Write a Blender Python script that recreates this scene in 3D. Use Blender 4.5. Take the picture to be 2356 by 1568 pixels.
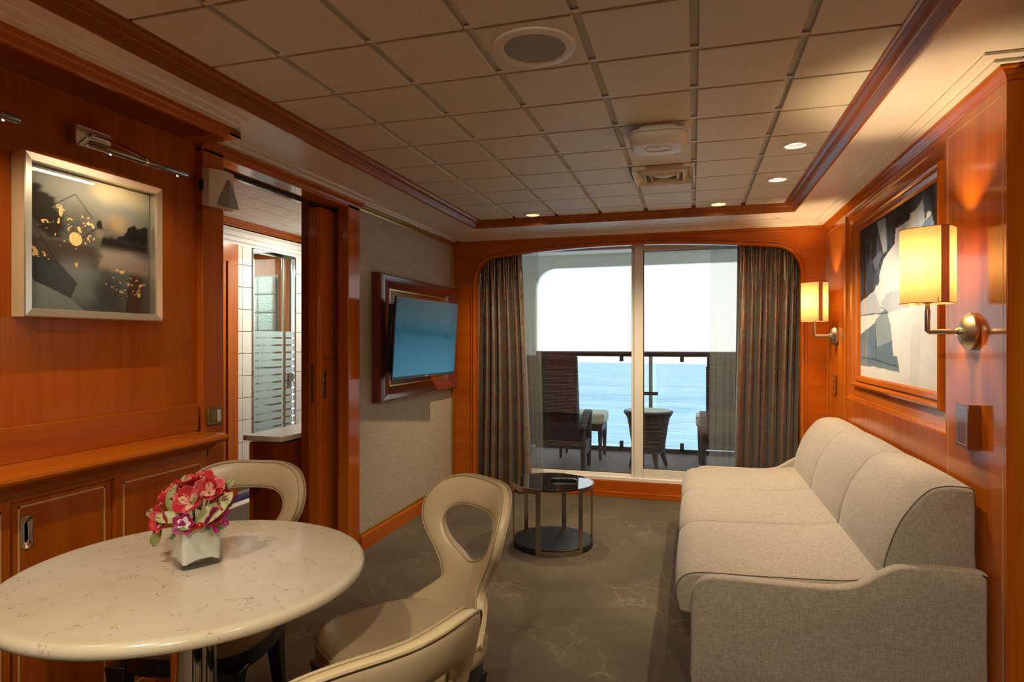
import bpy, bmesh, math, random
import numpy as np
from mathutils import Vector, Matrix
random.seed(7)
PI = math.pi
for o in list(bpy.data.objects): bpy.data.objects.remove(o)
SC = bpy.context.scene
COL = SC.collection

# ------------------------------------------------------------------ camera
CH = 1.306
cam_d = bpy.data.cameras.new('camera'); cam = bpy.data.objects.new('camera', cam_d); COL.objects.link(cam)
cam.location = (0, 0, CH); cam.rotation_euler = (PI/2, 0, 0.28216)
cam_d.sensor_width = 36; cam_d.lens = 36*1436.27/2356; cam_d.clip_start = .02; cam_d.clip_end = 20000
SC.camera = cam
vs = SC.view_settings
vs.view_transform = 'Standard'; vs.look = 'None'; vs.gamma = 1; vs.exposure = 0.12; vs.use_curve_mapping = False
try:
    SC.cycles.max_bounces = 8; SC.cycles.diffuse_bounces = 4; SC.cycles.glossy_bounces = 3; SC.cycles.transparent_max_bounces = 12
    SC.cycles.caustics_reflective = False; SC.cycles.caustics_refractive = False
except Exception: pass

# ------------------------------------------------------------------ sky
W = bpy.data.worlds.new('sky'); SC.world = W; W.use_nodes = True
nt = W.node_tree; nt.nodes.clear()
tc = nt.nodes.new('ShaderNodeTexCoord'); sp = nt.nodes.new('ShaderNodeSeparateXYZ')
mr = nt.nodes.new('ShaderNodeMapRange'); mr.inputs[1].default_value = -.06; mr.inputs[2].default_value = .75
cr = nt.nodes.new('ShaderNodeValToRGB')
cr.color_ramp.elements[0].color = (1.0, 1.0, .97, 1); cr.color_ramp.elements[1].color = (.72, .88, 1.0, 1)
e = cr.color_ramp.elements.new(.25); e.color = (.95, 1.0, 1.0, 1)
bg = nt.nodes.new('ShaderNodeBackground'); bg.inputs[1].default_value = 1.5
wo = nt.nodes.new('ShaderNodeOutputWorld')
nt.links.new(tc.outputs['Generated'], sp.inputs[0]); nt.links.new(sp.outputs[2], mr.inputs[0])
nt.links.new(mr.outputs[0], cr.inputs[0]); nt.links.new(cr.outputs[0], bg.inputs[0]); nt.links.new(bg.outputs[0], wo.inputs[0])

WARM = (1.0, .76, .46); WARM2 = (1.0, .84, .62)
def lamp(name, kind, loc, energy, color, size=.03, target=None, parent=None, **kw):
    d = bpy.data.lights.new(name, kind); d.energy = energy; d.color = color
    if kind == 'AREA':
        d.shape = kw.get('shape', 'DISK'); d.size = size
        if 'size_y' in kw: d.size_y = kw['size_y']
        if 'spread' in kw: d.spread = kw['spread']
    else:
        d.shadow_soft_size = size
    if kind == 'SPOT':
        d.spot_size = kw.get('cone', 1.6); d.spot_blend = kw.get('blend', .6)
    o = bpy.data.objects.new(name, d); COL.objects.link(o); o.location = loc
    if target is not None:
        o.rotation_euler = (Vector(target)-Vector(loc)).to_track_quat('-Z', 'Y').to_euler()
    if parent is not None:
        o.parent = parent; o.location = Vector(loc)-Vector(ORG[parent.name])
    return o

# ------------------------------------------------------------------ mesh helpers
ORG = {}
class MB:
    def __init__(s): s.v = []; s.f = []; s.uv = None
    def add(s, vs_, fs):
        k = len(s.v); s.v += [tuple(p) for p in vs_]; s.f += [tuple(i+k for i in f) for f in fs]; return s
    def box(s, x0, x1, y0, y1, z0, z1):
        return s.add([(x0,y0,z0),(x1,y0,z0),(x1,y1,z0),(x0,y1,z0),(x0,y0,z1),(x1,y0,z1),(x1,y1,z1),(x0,y1,z1)],
                     [(0,3,2,1),(4,5,6,7),(0,1,5,4),(1,2,6,5),(2,3,7,6),(3,0,4,7)])
    def lathe(s, prof, c=(0,0,0), n=32, axis='z', close=False, caps=True):
        """prof: list of (r, h) along axis"""
        vs_ = []; fs = []; m = len(prof)
        for i in range(n):
            a = 2*PI*i/n; ca, sa = math.cos(a), math.sin(a)
            for r, h in prof:
                if axis == 'z': p = (c[0]+r*ca, c[1]+r*sa, c[2]+h)
                elif axis == 'x': p = (c[0]+h, c[1]+r*ca, c[2]+r*sa)
                else: p = (c[0]+r*sa, c[1]+h, c[2]+r*ca)
                vs_.append(p)
        for i in range(n):
            j = (i+1) % n
            for k in range(m-1 if not close else m):
                l = (k+1) % m
                fs.append((i*m+k, j*m+k, j*m+l, i*m+l))
        if not close and caps:
            if prof[0][0] > 1e-6: fs.append(tuple(i*m for i in range(n))[::-1])
            if prof[-1][0] > 1e-6: fs.append(tuple(i*m+m-1 for i in range(n)))
        return s.add(vs_, fs)
    def tube(s, path, r, n=8, closed=False, cap=True):
        P = [Vector(p) for p in path]; m = len(P); vs_ = []; fs = []
        rr = r if isinstance(r, (list, tuple)) else [r]*m
        up = None
        for i in range(m):
            a = P[(i-1) % m] if (closed or i > 0) else P[i]
            b = P[(i+1) % m] if (closed or i < m-1) else P[i]
            t = (b-a)
            t = t.normalized() if t.length > 1e-9 else Vector((0,0,1))
            if up is None:
                up = Vector((0,0,1)) if abs(t.z) < .9 else Vector((1,0,0))
            x = t.cross(up)
            if x.length < 1e-6: x = t.cross(Vector((0,1,0)))
            x.normalize(); y = x.cross(t).normalized(); up = y
            for k in range(n):
                q = 2*PI*k/n
                vs_.append(P[i]+x*(rr[i]*math.cos(q))+y*(rr[i]*math.sin(q)))
        for i in range(m if closed else m-1):
            j = (i+1) % m
            for k in range(n):
                l = (k+1) % n
                fs.append((i*n+k, i*n+l, j*n+l, j*n+k))
        if cap and not closed:
            fs.append(tuple(range(n))[::-1]); fs.append(tuple((m-1)*n+k for k in range(n)))
        return s.add(vs_, fs)
    def prism(s, poly, axis, a, b):
        """poly in the two other axes (cyclic order kept), extruded from a to b along axis"""
        def P(p, h):
            if axis == 'x': return (h, p[0], p[1])
            if axis == 'y': return (p[0], h, p[1])
            return (p[0], p[1], h)
        n = len(poly)
        vs_ = [P(p, a) for p in poly]+[P(p, b) for p in poly]
        fs = [tuple(range(n))[::-1], tuple(range(n, 2*n))]
        fs += [(i, (i+1) % n, n+(i+1) % n, n+i) for i in range(n)]
        return s.add(vs_, fs)
    def loft(s, loops, closed=False, caps=True):
        n = len(loops[0]); m = len(loops); vs_ = [p for L in loops for p in L]; fs = []
        for i in range(m if closed else m-1):
            j = (i+1) % m
            for k in range(n):
                l = (k+1) % n
                fs.append((i*n+k, i*n+l, j*n+l, j*n+k))
        if caps and not closed:
            fs.append(tuple(range(n))[::-1]); fs.append(tuple((m-1)*n+k for k in range(n)))
        return s.add(vs_, fs)
    def frame(s, prof, corners):
        """prof: (outward, depth) list; corners: 4 corner fn(out, depth) -> point"""
        loops = [[c(*p) for p in prof] for c in corners]
        return s.loft(loops, closed=True)
    def grid(s, pts, uv=None):
        h = len(pts); w = len(pts[0]); k = len(s.v)
        s.v += [tuple(p) for row in pts for p in row]
        for i in range(h-1):
            for j in range(w-1):
                s.f.append((k+i*w+j, k+i*w+j+1, k+(i+1)*w+j+1, k+(i+1)*w+j))
        if uv is not None: s.uv = [u for row in uv for u in row]
        return s
    def build(s, name, mat, parent=None, smooth=False, bevel=0, seg=2, sub=0, org=None, angle=.7):
        me = bpy.data.meshes.new(name)
        V = np.array(s.v, float)
        if parent is not None: o0 = Vector(ORG[parent.name])
        elif org is not None: o0 = Vector(org)
        else:
            lo, hi = V.min(0), V.max(0); o0 = Vector(((lo[0]+hi[0])/2, (lo[1]+hi[1])/2, lo[2]))
        V = V-np.array(o0)
        me.from_pydata([tuple(p) for p in V], [], s.f)
        if s.uv is not None:
            L = me.uv_layers.new(name='UVMap')
            for lp in me.loops: L.data[lp.index].uv = s.uv[lp.vertex_index]
        bm = bmesh.new(); bm.from_mesh(me); bmesh.ops.recalc_face_normals(bm, faces=bm.faces[:]); bm.to_mesh(me); bm.free()
        if mat is not None: me.materials.append(mat)
        if smooth:
            for p in me.polygons: p.use_smooth = True
            if smooth != 'all': me.set_sharp_from_angle(angle=angle)
        o = bpy.data.objects.new(name, me); COL.objects.link(o)
        if parent is not None: o.parent = parent
        else: o.location = o0
        ORG[o.name] = tuple(o0)
        if bevel:
            b = o.modifiers.new('bevel', 'BEVEL'); b.width = bevel; b.segments = seg; b.limit_method = 'ANGLE'; b.angle_limit = .6
            b.harden_normals = False
            for p in me.polygons: p.use_smooth = True
            me.set_sharp_from_angle(angle=.6) if not smooth else None
        if sub:
            m = o.modifiers.new('subd', 'SUBSURF'); m.levels = sub; m.render_levels = sub
        return o
def box(x0, x1, y0, y1, z0, z1): return MB().box(x0, x1, y0, y1, z0, z1)
def empty(name, loc):
    o = bpy.data.objects.new(name, None); COL.objects.link(o); o.location = loc; o.empty_display_size = .05
    ORG[o.name] = tuple(loc); return o
def tag(o, label=None, cat=None, group=None, kind=None):
    if label: o['label'] = label
    if cat: o['category'] = cat
    if group: o['group'] = group
    if kind: o['kind'] = kind
    return o
def thing(name, loc, label, cat, group=None, kind=None): return tag(empty(name, loc), label, cat, group, kind)
def struct(o, label=None): return tag(o, label, None, None, 'structure')
def copy_tree(o, parent=None):
    c = o.copy(); COL.objects.link(c)
    if parent is not None: c.parent = parent
    for ch in list(o.children):
        if ch is not c: copy_tree(ch, c)
    ORG[c.name] = ORG.get(o.name, (0,0,0))
    return c
def cat_spline(keys, n, closed=False):
    """Catmull-Rom through keys (tuples) -> n points"""
    K = [np.array(k, float) for k in keys]; m = len(K); out = []
    segs = m if closed else m-1
    for i in range(n):
        t = i/n*segs if closed else i/(n-1)*segs
        k = min(int(t), segs-1); f = t-k
        if closed: p0, p1, p2, p3 = K[(k-1) % m], K[k % m], K[(k+1) % m], K[(k+2) % m]
        else: p0, p1, p2, p3 = K[max(k-1, 0)], K[k], K[k+1], K[min(k+2, m-1)]
        out.append(.5*((2*p1)+(-p0+p2)*f+(2*p0-5*p1+4*p2-p3)*f*f+(-p0+3*p1-3*p2+p3)*f**3))
    return out
def inset(poly, d):
    """polygon offset inwards (poly ccw) by d"""
    n = len(poly); out = []
    P = [np.array(p, float) for p in poly]
    for i in range(n):
        t = P[(i+1) % n]-P[i-1]; t /= (np.linalg.norm(t)+1e-12)
        out.append(P[i]+d*np.array([-t[1], t[0]]))
    return out

# ------------------------------------------------------------------ materials
M = {}
def new_mat(name):
    m = bpy.data.materials.new(name); m.use_nodes = True; M[name] = m
    return m, m.node_tree, m.node_tree.nodes['Principled BSDF']
def setp(b, **k):
    for key, val in k.items():
        nm = {'color': 'Base Color', 'rough': 'Roughness', 'metal': 'Metallic', 'coat': 'Coat Weight', 'coatr': 'Coat Roughness',
              'spec': 'Specular IOR Level', 'trans': 'Transmission Weight', 'ior': 'IOR', 'sheen': 'Sheen Weight', 'emit': 'Emission Color',
              'estr': 'Emission Strength', 'alpha': 'Alpha', 'sss': 'Subsurface Weight', 'aniso': 'Anisotropic'}[key]
        v = val
        if key in ('color', 'emit'): v = (*val, 1)
        b.inputs[nm].default_value = v
def coords(nt, scale=(1,1,1), kind='Object', rot=(0,0,0)):
    t = nt.nodes.new('ShaderNodeTexCoord'); mp = nt.nodes.new('ShaderNodeMapping')
    mp.inputs['Scale'].default_value = scale; mp.inputs['Rotation'].default_value = rot
    nt.links.new(t.outputs[kind], mp.inputs[0]); return mp.outputs[0]
def noise(nt, vec, scale, detail=3, rough=.5, dist=0):
    n = nt.nodes.new('ShaderNodeTexNoise'); n.inputs['Scale'].default_value = scale; n.inputs['Detail'].default_value = detail
    n.inputs['Roughness'].default_value = rough; n.inputs['Distortion'].default_value = dist
    nt.links.new(vec, n.inputs['Vector']); return n.outputs['Fac']
def ramp(nt, fac, stops, interp='LINEAR'):
    r = nt.nodes.new('ShaderNodeValToRGB'); r.color_ramp.interpolation = interp
    el = r.color_ramp.elements
    while len(el) < len(stops): el.new(.5)
    for e_, (p, c) in zip(el, stops):
        e_.position = p; e_.color = (*c, 1) if len(c) == 3 else c
    nt.links.new(fac, r.inputs[0]); return r.outputs[0]
def math_(nt, op, a, b=None, c=None):
    n = nt.nodes.new('ShaderNodeMath'); n.operation = op
    for i, x in enumerate((a, b, c)):
        if x is None: continue
        if isinstance(x, (int, float)): n.inputs[i].default_value = x
        else: nt.links.new(x, n.inputs[i])
    return n.outputs[0]
def mixc(nt, fac, a, b, mode='MIX'):
    n = nt.nodes.new('ShaderNodeMix'); n.data_type = 'RGBA'; n.blend_type = mode
    for k, x in (('Factor', fac), ('A', a), ('B', b)):
        s = [i for i in n.inputs if i.name == k and (i.type == ('VALUE' if k == 'Factor' else 'RGBA'))][0]
        if isinstance(x, (int, float)): s.default_value = x
        elif isinstance(x, tuple): s.default_value = (*x, 1)
        else: nt.links.new(x, s)
    return [o for o in n.outputs if o.type == 'RGBA'][0]
def bump(nt, b, h, strength=.2, dist=.002):
    n = nt.nodes.new('ShaderNodeBump'); n.inputs['Strength'].default_value = strength; n.inputs['Distance'].default_value = dist
    nt.links.new(h, n.inputs['Height']); nt.links.new(n.outputs[0], b.inputs['Normal'])

def plain(name, color, rough=.5, **k):
    m, nt, b = new_mat(name); setp(b, color=color, rough=rough, **k); return m
def wood(name, dark, mid, light, axis, rough=.2, coat=.08, scale=1.0, coatr=.05):
    m, nt, b = new_mat(name)
    s = {'x': (.12, 2.2, 2.2), 'y': (2.2, .12, 2.2), 'z': (2.2, 2.2, .12)}[axis]
    v = coords(nt, tuple(q*scale for q in s))
    a = noise(nt, v, 4.5, 5, .6, .8)
    s2 = {'x': (.06, 6, 6), 'y': (6, .06, 6), 'z': (6, 6, .06)}[axis]
    g = noise(nt, coords(nt, tuple(q*scale for q in s2)), 22, 3, .6, .2)
    big = noise(nt, coords(nt, (1,1,1)), 1.6, 2, .5)
    f = math_(nt, 'ADD', math_(nt, 'MULTIPLY', a, .62), math_(nt, 'MULTIPLY', g, .22))
    f = math_(nt, 'ADD', f, math_(nt, 'MULTIPLY', big, .2))
    c = ramp(nt, f, [(.34, dark), (.52, mid), (.70, light)])
    nt.links.new(c, b.inputs['Base Color'])
    setp(b, rough=rough, coat=coat, coatr=coatr, spec=.34)
    b.inputs['Specular Tint'].default_value = (1.0, .84, .58, 1)
    return m
CH3 = ((.34, .060, .004), (.45, .098, .006), (.52, .130, .010))
for ax in 'xyz': wood('cherry_'+ax, *CH3, ax)
for ax in 'xyz': wood('cherry_gloss_'+ax, (.36, .070, .004), (.47, .112, .007), (.54, .150, .012), ax, rough=.13, coat=.10, coatr=.03)
wood('trim_wood', (.22, .050, .006), (.30, .080, .010), (.38, .115, .016), 'y', rough=.26, coat=.0, coatr=.08)
for ax in 'xyz': wood('mahogany_'+ax, (.12, .022, .014), (.17, .034, .022), (.20, .044, .028), ax, rough=.3, coat=.6, scale=.7, coatr=.12)
for ax in 'xyz': wood('panel_dark_'+ax, (.17, .028, .003), (.24, .045, .005), (.29, .062, .008), ax, rough=.3)
wood('black_oak', (.006, .007, .007), (.014, .016, .015), (.035, .037, .034), 'y', rough=.5, coat=0)
wood('deck_teak_shaded', (.10, .07, .075), (.16, .115, .12), (.21, .155, .15), 'x', rough=.65, coat=0)  # purplish tone: glass tint and shade put into the plank colour
wood('light_inlay', (.66, .40, .15), (.72, .46, .18), (.78, .52, .23), 'z', rough=.3)
plain('tile_white', (.72, .68, .55), .55)
plain('ceiling_backing', (.60, .57, .50), .7)
plain('soffit_white', (.88, .82, .70), .35)
plain('fixture_white', (.78, .74, .64), .4)
plain('plastic_white', (.74, .70, .60), .42)
plain('grille_grey', (.34, .32, .27), .6)
plain('black_plastic', (.012, .012, .013), .32)
plain('black_wood', (.012, .011, .011), .38, coat=.3)
plain('rubber_black', (.02, .02, .02), .6)
plain('chrome', (.82, .80, .76), .08, metal=1)
plain('steel_brushed', (.48, .43, .35), .3, metal=1)
plain('steel_dark', (.30, .27, .22), .16, metal=1)
plain('nickel_satin', (.62, .55, .42), .32, metal=1)
plain('brass_dark', (.42, .30, .12), .3, metal=1)
plain('gold_trim', (.55, .36, .10), .3, metal=.8)
plain('frame_white', (.84, .82, .76), .4)
plain('device_cream', (.72, .66, .52), .4)
plain('device_grey', (.36, .35, .31), .35, metal=.4)
plain('switch_bronze', (.22, .15, .05), .35, metal=.5)
plain('paper_white', (.72, .72, .70), .6)
plain('plate_brown', (.19, .045, .008), .25, coat=.6)
plain('stone_cream', (.78, .72, .58), .2)
plain('tile_ceramic', (.76, .73, .65), .15, coat=.4)
plain('grout', (.55, .48, .36), .8)
plain('blue_tile', (.012, .022, .09), .15)
plain('threshold_stone', (.75, .70, .60), .3)
plain('bath_white', (.80, .78, .72), .5)
plain('ship_white', (.74, .78, .72), .5)
plain('rail_wood', (.075, .028, .018), .35)
plain('rail_steel', (.42, .44, .40), .35, metal=.6)
plain('clip_dark', (.06, .05, .05), .5)
plain('cushion_pale', (.62, .66, .56), .7)
plain('cushion_piping', (.02, .03, .06), .6)
plain('canvas_back', (.05, .03, .04), .7)
plain('lock_bronze', (.20, .12, .045), .35, metal=.7)
plain('gap_dark', (.01, .008, .006), .8)
plain('stem_green', (.12, .20, .05), .5)
plain('leaf_green', (.26, .28, .10), .5)
plain('leaf_pale', (.42, .42, .20), .5)
plain('fern_green', (.05, .16, .04), .6)
plain('petal_red', (.50, .022, .030), .45)
plain('petal_red_deep', (.34, .010, .016), .45)
plain('petal_pink', (.60, .10, .10), .45)
plain('petal_cream', (.72, .45, .30), .5)
plain('petal_magenta', (.36, .008, .14), .45)
plain('petal_orchid', (.66, .38, .52), .45)
plain('petal_white', (.80, .72, .72), .45)
plain('berry_red', (.42, .010, .010), .15)
plain('stamen_dark', (.12, .02, .02), .5)
plain('vase_white', (.84, .84, .78), .35)
plain('silver_leaf', (.78, .73, .60), .28, metal=.85)
plain('frame_side', (.66, .55, .34), .45)
plain('mat_black', (.02, .02, .02), .5)

def glass(name, tint, gloss=.06, rough=.0, refl=(1,1,1), fres=1.45):
    """thin pane: tinted clear film with fresnel mirror on top"""
    m, nt, b = new_mat(name); out = nt.nodes['Material Output']; nt.nodes.remove(b)
    t = nt.nodes.new('ShaderNodeBsdfTransparent'); t.inputs[0].default_value = (*tint, 1)
    g = nt.nodes.new('ShaderNodeBsdfGlossy'); g.inputs['Roughness'].default_value = rough; g.inputs['Color'].default_value = (*refl, 1)
    f = nt.nodes.new('ShaderNodeFresnel'); ge = nt.nodes.new('ShaderNodeNewGeometry')
    mi = nt.nodes.new('ShaderNodeMapRange'); mi.inputs[3].default_value = fres; mi.inputs[4].default_value = 1/fres   # same reflectance from both faces
    nt.links.new(ge.outputs['Backfacing'], mi.inputs[0]); nt.links.new(mi.outputs[0], f.inputs[0])
    k = math_(nt, 'ADD', f.outputs[0], gloss)
    mx = nt.nodes.new('ShaderNodeMixShader'); nt.links.new(k, mx.inputs[0]); nt.links.new(t.outputs[0], mx.inputs[1]); nt.links.new(g.outputs[0], mx.inputs[2])
    nt.links.new(mx.outputs[0], out.inputs[0]); return m
glass('window_glass', (.965, .975, .965), .02)
glass('rail_glass', (.94, .97, .97), .0)
glass('shower_glass', (.90, .96, .95), .02)
glass('table_glass', (.13, .15, .15), .16)
glass('vase_glass', (.965, .975, .975), .02)
glass('vase_base', (.62, .66, .66), .05)
glass('art_glass', (.98, .98, .98), 0, fres=1.16)

def frosted(name, col, w=.75):
    m, nt, b = new_mat(name); out = nt.nodes['Material Output']
    setp(b, color=col, rough=.4)
    t = nt.nodes.new('ShaderNodeBsdfTransparent')
    mx = nt.nodes.new('ShaderNodeMixShader'); mx.inputs[0].default_value = w
    nt.links.new(t.outputs[0], mx.inputs[1]); nt.links.new(b.outputs[0], mx.inputs[2]); nt.links.new(mx.outputs[0], out.inputs[0])
frosted('frost', (.42, .56, .55), .72)
frosted('block_glass', (.50, .60, .54), .85)
M['block_glass'].node_tree.nodes['Principled BSDF'].inputs['Roughness'].default_value = .1
nt = M['block_glass'].node_tree
bump(nt, nt.nodes['Principled BSDF'], noise(nt, coords(nt), 28, 2, .5, 1.5), 1.0, .02)

# sheer curtain
m, nt, b = new_mat('sheer'); out = nt.nodes['Material Output']
setp(b, color=(.46, .44, .38), rough=.8)
tr = nt.nodes.new('ShaderNodeBsdfTransparent'); tl = nt.nodes.new('ShaderNodeBsdfTranslucent'); tl.inputs[0].default_value = (.5, .48, .42, 1)
m1 = nt.nodes.new('ShaderNodeMixShader'); m1.inputs[0].default_value = .5
nt.links.new(b.outputs[0], m1.inputs[1]); nt.links.new(tl.outputs[0], m1.inputs[2])
m2 = nt.nodes.new('ShaderNodeMixShader'); m2.inputs[0].default_value = .38
nt.links.new(tr.outputs[0], m2.inputs[1]); nt.links.new(m1.outputs[0], m2.inputs[2]); nt.links.new(m2.outputs[0], out.inputs[0])

# patterned satin drape (uv in metres of cloth)
m, nt, b = new_mat('drape')
tcn = nt.nodes.new('ShaderNodeTexCoord'); s = nt.nodes.new('ShaderNodeSeparateXYZ'); nt.links.new(tcn.outputs['UV'], s.inputs[0])
cu = math_(nt, 'COSINE', math_(nt, 'MULTIPLY', s.outputs[0], 2*PI/.30))
cv = math_(nt, 'COSINE', math_(nt, 'MULTIPLY', s.outputs[1], 2*PI/.225))
f = math_(nt, 'ADD', cu, cv)
c = ramp(nt, math_(nt, 'ADD', math_(nt, 'MULTIPLY', f, .25), .5), [(.50, (.33, .225, .165)), (.53, (.285, .25, .195))])
nt.links.new(c, b.inputs['Base Color'])
rr = ramp(nt, math_(nt, 'ADD', math_(nt, 'MULTIPLY', f, .25), .5), [(.50, (.26,)*3), (.53, (.36,)*3)])
nt.links.new(rr, b.inputs['Roughness']); setp(b, metal=.75, sheen=.15)
wv = noise(nt, coords(nt, (900, 60, 1), 'UV'), 1, 2); bump(nt, b, wv, .12, .001)

# carpet
m, nt, b = new_mat('carpet')
v = coords(nt, (1,1,1))
d1 = nt.nodes.new('ShaderNodeTexNoise'); d1.inputs['Scale'].default_value = 3.2; d1.inputs['Detail'].default_value = 4; nt.links.new(v, d1.inputs['Vector'])
va = nt.nodes.new('ShaderNodeVectorMath'); va.operation = 'MULTIPLY_ADD'; nt.links.new(d1.outputs['Color'], va.inputs[0]); va.inputs[1].default_value = (.36,.36,.36); nt.links.new(v, va.inputs[2])
vo = nt.nodes.new('ShaderNodeTexVoronoi'); vo.feature = 'DISTANCE_TO_EDGE'; vo.inputs['Scale'].default_value = 5.5; nt.links.new(va.outputs[0], vo.inputs['Vector'])
vein = ramp(nt, vo.outputs['Distance'], [(.0, (1,1,1)), (.05, (0,0,0))])
msk = ramp(nt, noise(nt, v, 2.1, 2), [(.48, (0,0,0)), (.62, (1,1,1))])
brk = ramp(nt, noise(nt, v, 60, 3, .7), [(.35, (0,0,0)), (.62, (1,1,1))])
k = math_(nt, 'MULTIPLY', math_(nt, 'MULTIPLY', vein, msk), brk)
fine = noise(nt, coords(nt, (20, 90, 1)), 3.0, 4, .7)
base = ramp(nt, math_(nt, 'ADD', math_(nt, 'MULTIPLY', fine, .55), math_(nt, 'MULTIPLY', noise(nt, v, 2.2, 3), .45)), [(.35, (.062, .046, .028)), (.5, (.105, .080, .051)), (.68, (.15, .118, .080))])
nt.links.new(mixc(nt, math_(nt, 'MULTIPLY', k, .6), base, (.32, .25, .15)), b.inputs['Base Color'])
setp(b, rough=.95, spec=.1, sheen=.15); bump(nt, b, noise(nt, v, 420, 2, .7), .5, .003)

# woven sofa fabric
m, nt, b = new_mat('sofa_fabric')
h1 = noise(nt, coords(nt, (40, 420, 420)), 1.2, 2, .6); h2 = noise(nt, coords(nt, (420, 420, 40)), 1.2, 2, .6); h3 = noise(nt, coords(nt, (420, 40, 420)), 1.2, 2, .6)
hh = math_(nt, 'MULTIPLY', math_(nt, 'ADD', math_(nt, 'ADD', h1, h2), h3), .3333)
c = ramp(nt, hh, [(.36, (.22, .185, .145)), (.5, (.36, .31, .25)), (.64, (.52, .46, .385))])
nt.links.new(c, b.inputs['Base Color']); setp(b, rough=.9, spec=.15, sheen=.2); bump(nt, b, hh, .35, .002)
plain('sofa_piping', (.075, .062, .05), .8)

# leather
m, nt, b = new_mat('leather_cream')
n1 = noise(nt, coords(nt), 5, 3)
nt.links.new(ramp(nt, n1, [(.3, (.44, .35, .205)), (.7, (.52, .42, .26))]), b.inputs['Base Color'])
setp(b, rough=.34, spec=.45); bump(nt, b, noise(nt, coords(nt), 350, 2), .05, .001)
plain('leather_seam', (.36, .28, .16), .5)

# quartz top
m, nt, b = new_mat('quartz')
v = coords(nt)
dn = nt.nodes.new('ShaderNodeTexNoise'); dn.inputs['Scale'].default_value = 9; dn.inputs['Detail'].default_value = 5; nt.links.new(v, dn.inputs['Vector'])
va = nt.nodes.new('ShaderNodeVectorMath'); va.operation = 'MULTIPLY_ADD'; nt.links.new(dn.outputs['Color'], va.inputs[0]); va.inputs[1].default_value = (.26,.26,.26); nt.links.new(v, va.inputs[2])
vo = nt.nodes.new('ShaderNodeTexVoronoi'); vo.feature = 'DISTANCE_TO_EDGE'; vo.inputs['Scale'].default_value = 10; nt.links.new(va.outputs[0], vo.inputs['Vector'])
vein = ramp(nt, vo.outputs['Distance'], [(0, (1,1,1)), (.022, (0,0,0))])
mk = ramp(nt, noise(nt, v, 26, 3, .7), [(.49, (0,0,0)), (.64, (1,1,1))])
cl = ramp(nt, noise(nt, v, 4, 4), [(.3, (.62, .55, .40)), (.7, (.72, .66, .51))])
nt.links.new(mixc(nt, math_(nt, 'MULTIPLY', math_(nt, 'MULTIPLY', vein, mk), .85), cl, (.22, .17, .10)), b.inputs['Base Color'])
setp(b, rough=.2, coat=.15, coatr=.05, spec=.4)

# grasscloth
m, nt, b = new_mat('grasscloth')
g = noise(nt, coords(nt, (6, 6, 160)), 2.4, 3, .6)
nt.links.new(ramp(nt, g, [(.3, (.33, .285, .215)), (.5, (.42, .37, .285)), (.7, (.50, .45, .355))]), b.inputs['Base Color'])
setp(b, rough=.75); bump(nt, b, g, .3, .002)

# lamp shade fabric
m, nt, b = new_mat('shade_fabric'); out = nt.nodes['Material Output']
setp(b, color=(.24, .165, .075), rough=.8)
tl = nt.nodes.new('ShaderNodeBsdfTranslucent'); tl.inputs[0].default_value = (.165, .105, .042, 1)
mx = nt.nodes.new('ShaderNodeMixShader'); mx.inputs[0].default_value = .6
nt.links.new(b.outputs[0], mx.inputs[1]); nt.links.new(tl.outputs[0], mx.inputs[2]); nt.links.new(mx.outputs[0], out.inputs[0])
m, nt, b = new_mat('shade_strip'); out = nt.nodes['Material Output']; setp(b, color=(.30, .12, .05), rough=.7)
tl = nt.nodes.new('ShaderNodeBsdfTranslucent'); tl.inputs[0].default_value = (.085, .030, .012, 1)
mx = nt.nodes.new('ShaderNodeAddShader'); nt.links.new(b.outputs[0], mx.inputs[0]); nt.links.new(tl.outputs[0], mx.inputs[1]); nt.links.new(mx.outputs[0], out.inputs[0])

def emit(name, col, s):
    m, nt, b = new_mat(name); setp(b, color=col, rough=.5, emit=col, estr=s); return m
emit('lamp_glow', (1.0, .84, .58), 14); emit('lamp_glow_amber', (1.0, .72, .36), 16); emit('lamp_glow_cool', (1.0, .95, .84), 10)
emit('bulb_glow', (1.0, .78, .42), 14); emit('led_glow', (1.0, .88, .66), 7); emit('bath_lamp', (1.0, .95, .86), 6)

# television picture: a blue gradient running down the screen
m, nt, b = new_mat('tv_screen')
tcn = nt.nodes.new('ShaderNodeTexCoord'); s = nt.nodes.new('ShaderNodeSeparateXYZ'); nt.links.new(tcn.outputs['UV'], s.inputs[0])
c = ramp(nt, s.outputs[1], [(0, (.060, .25, .36)), (.25, (.042, .20, .29)), (.6, (.012, .10, .145)), (1, (.002, .032, .048))])
nt.links.new(c, b.inputs['Emission Color']); setp(b, color=(.006, .008, .010), rough=.1, estr=.56, spec=.10)

# sea
m, nt, b = new_mat('sea_water')
g = noise(nt, coords(nt, (.05, .30, 1)), 1.0, 6, .7, .6)
g2 = noise(nt, coords(nt, (.004, .02, 1)), 1.0, 4, .6, .3)
f = math_(nt, 'ADD', math_(nt, 'MULTIPLY', g, .7), math_(nt, 'MULTIPLY', g2, .3))
nt.links.new(ramp(nt, f, [(.36, (.24, .46, .66)), (.5, (.46, .70, .84)), (.63, (.72, .88, .94))]), b.inputs['Base Color'])
setp(b, rough=.5, spec=.12)

# wicker
m, nt, b = new_mat('wicker')
w1 = nt.nodes.new('ShaderNodeTexWave'); w1.wave_type = 'BANDS'; w1.bands_direction = 'Z'; w1.inputs['Scale'].default_value = 22; w1.inputs['Distortion'].default_value = .4
nt.links.new(coords(nt), w1.inputs['Vector'])
nt.links.new(ramp(nt, w1.outputs['Fac'], [(.2, (.035, .022, .025)), (.8, (.105, .075, .078))]), b.inputs['Base Color'])
setp(b, rough=.55); bump(nt, b, w1.outputs['Fac'], .6, .006)

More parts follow.
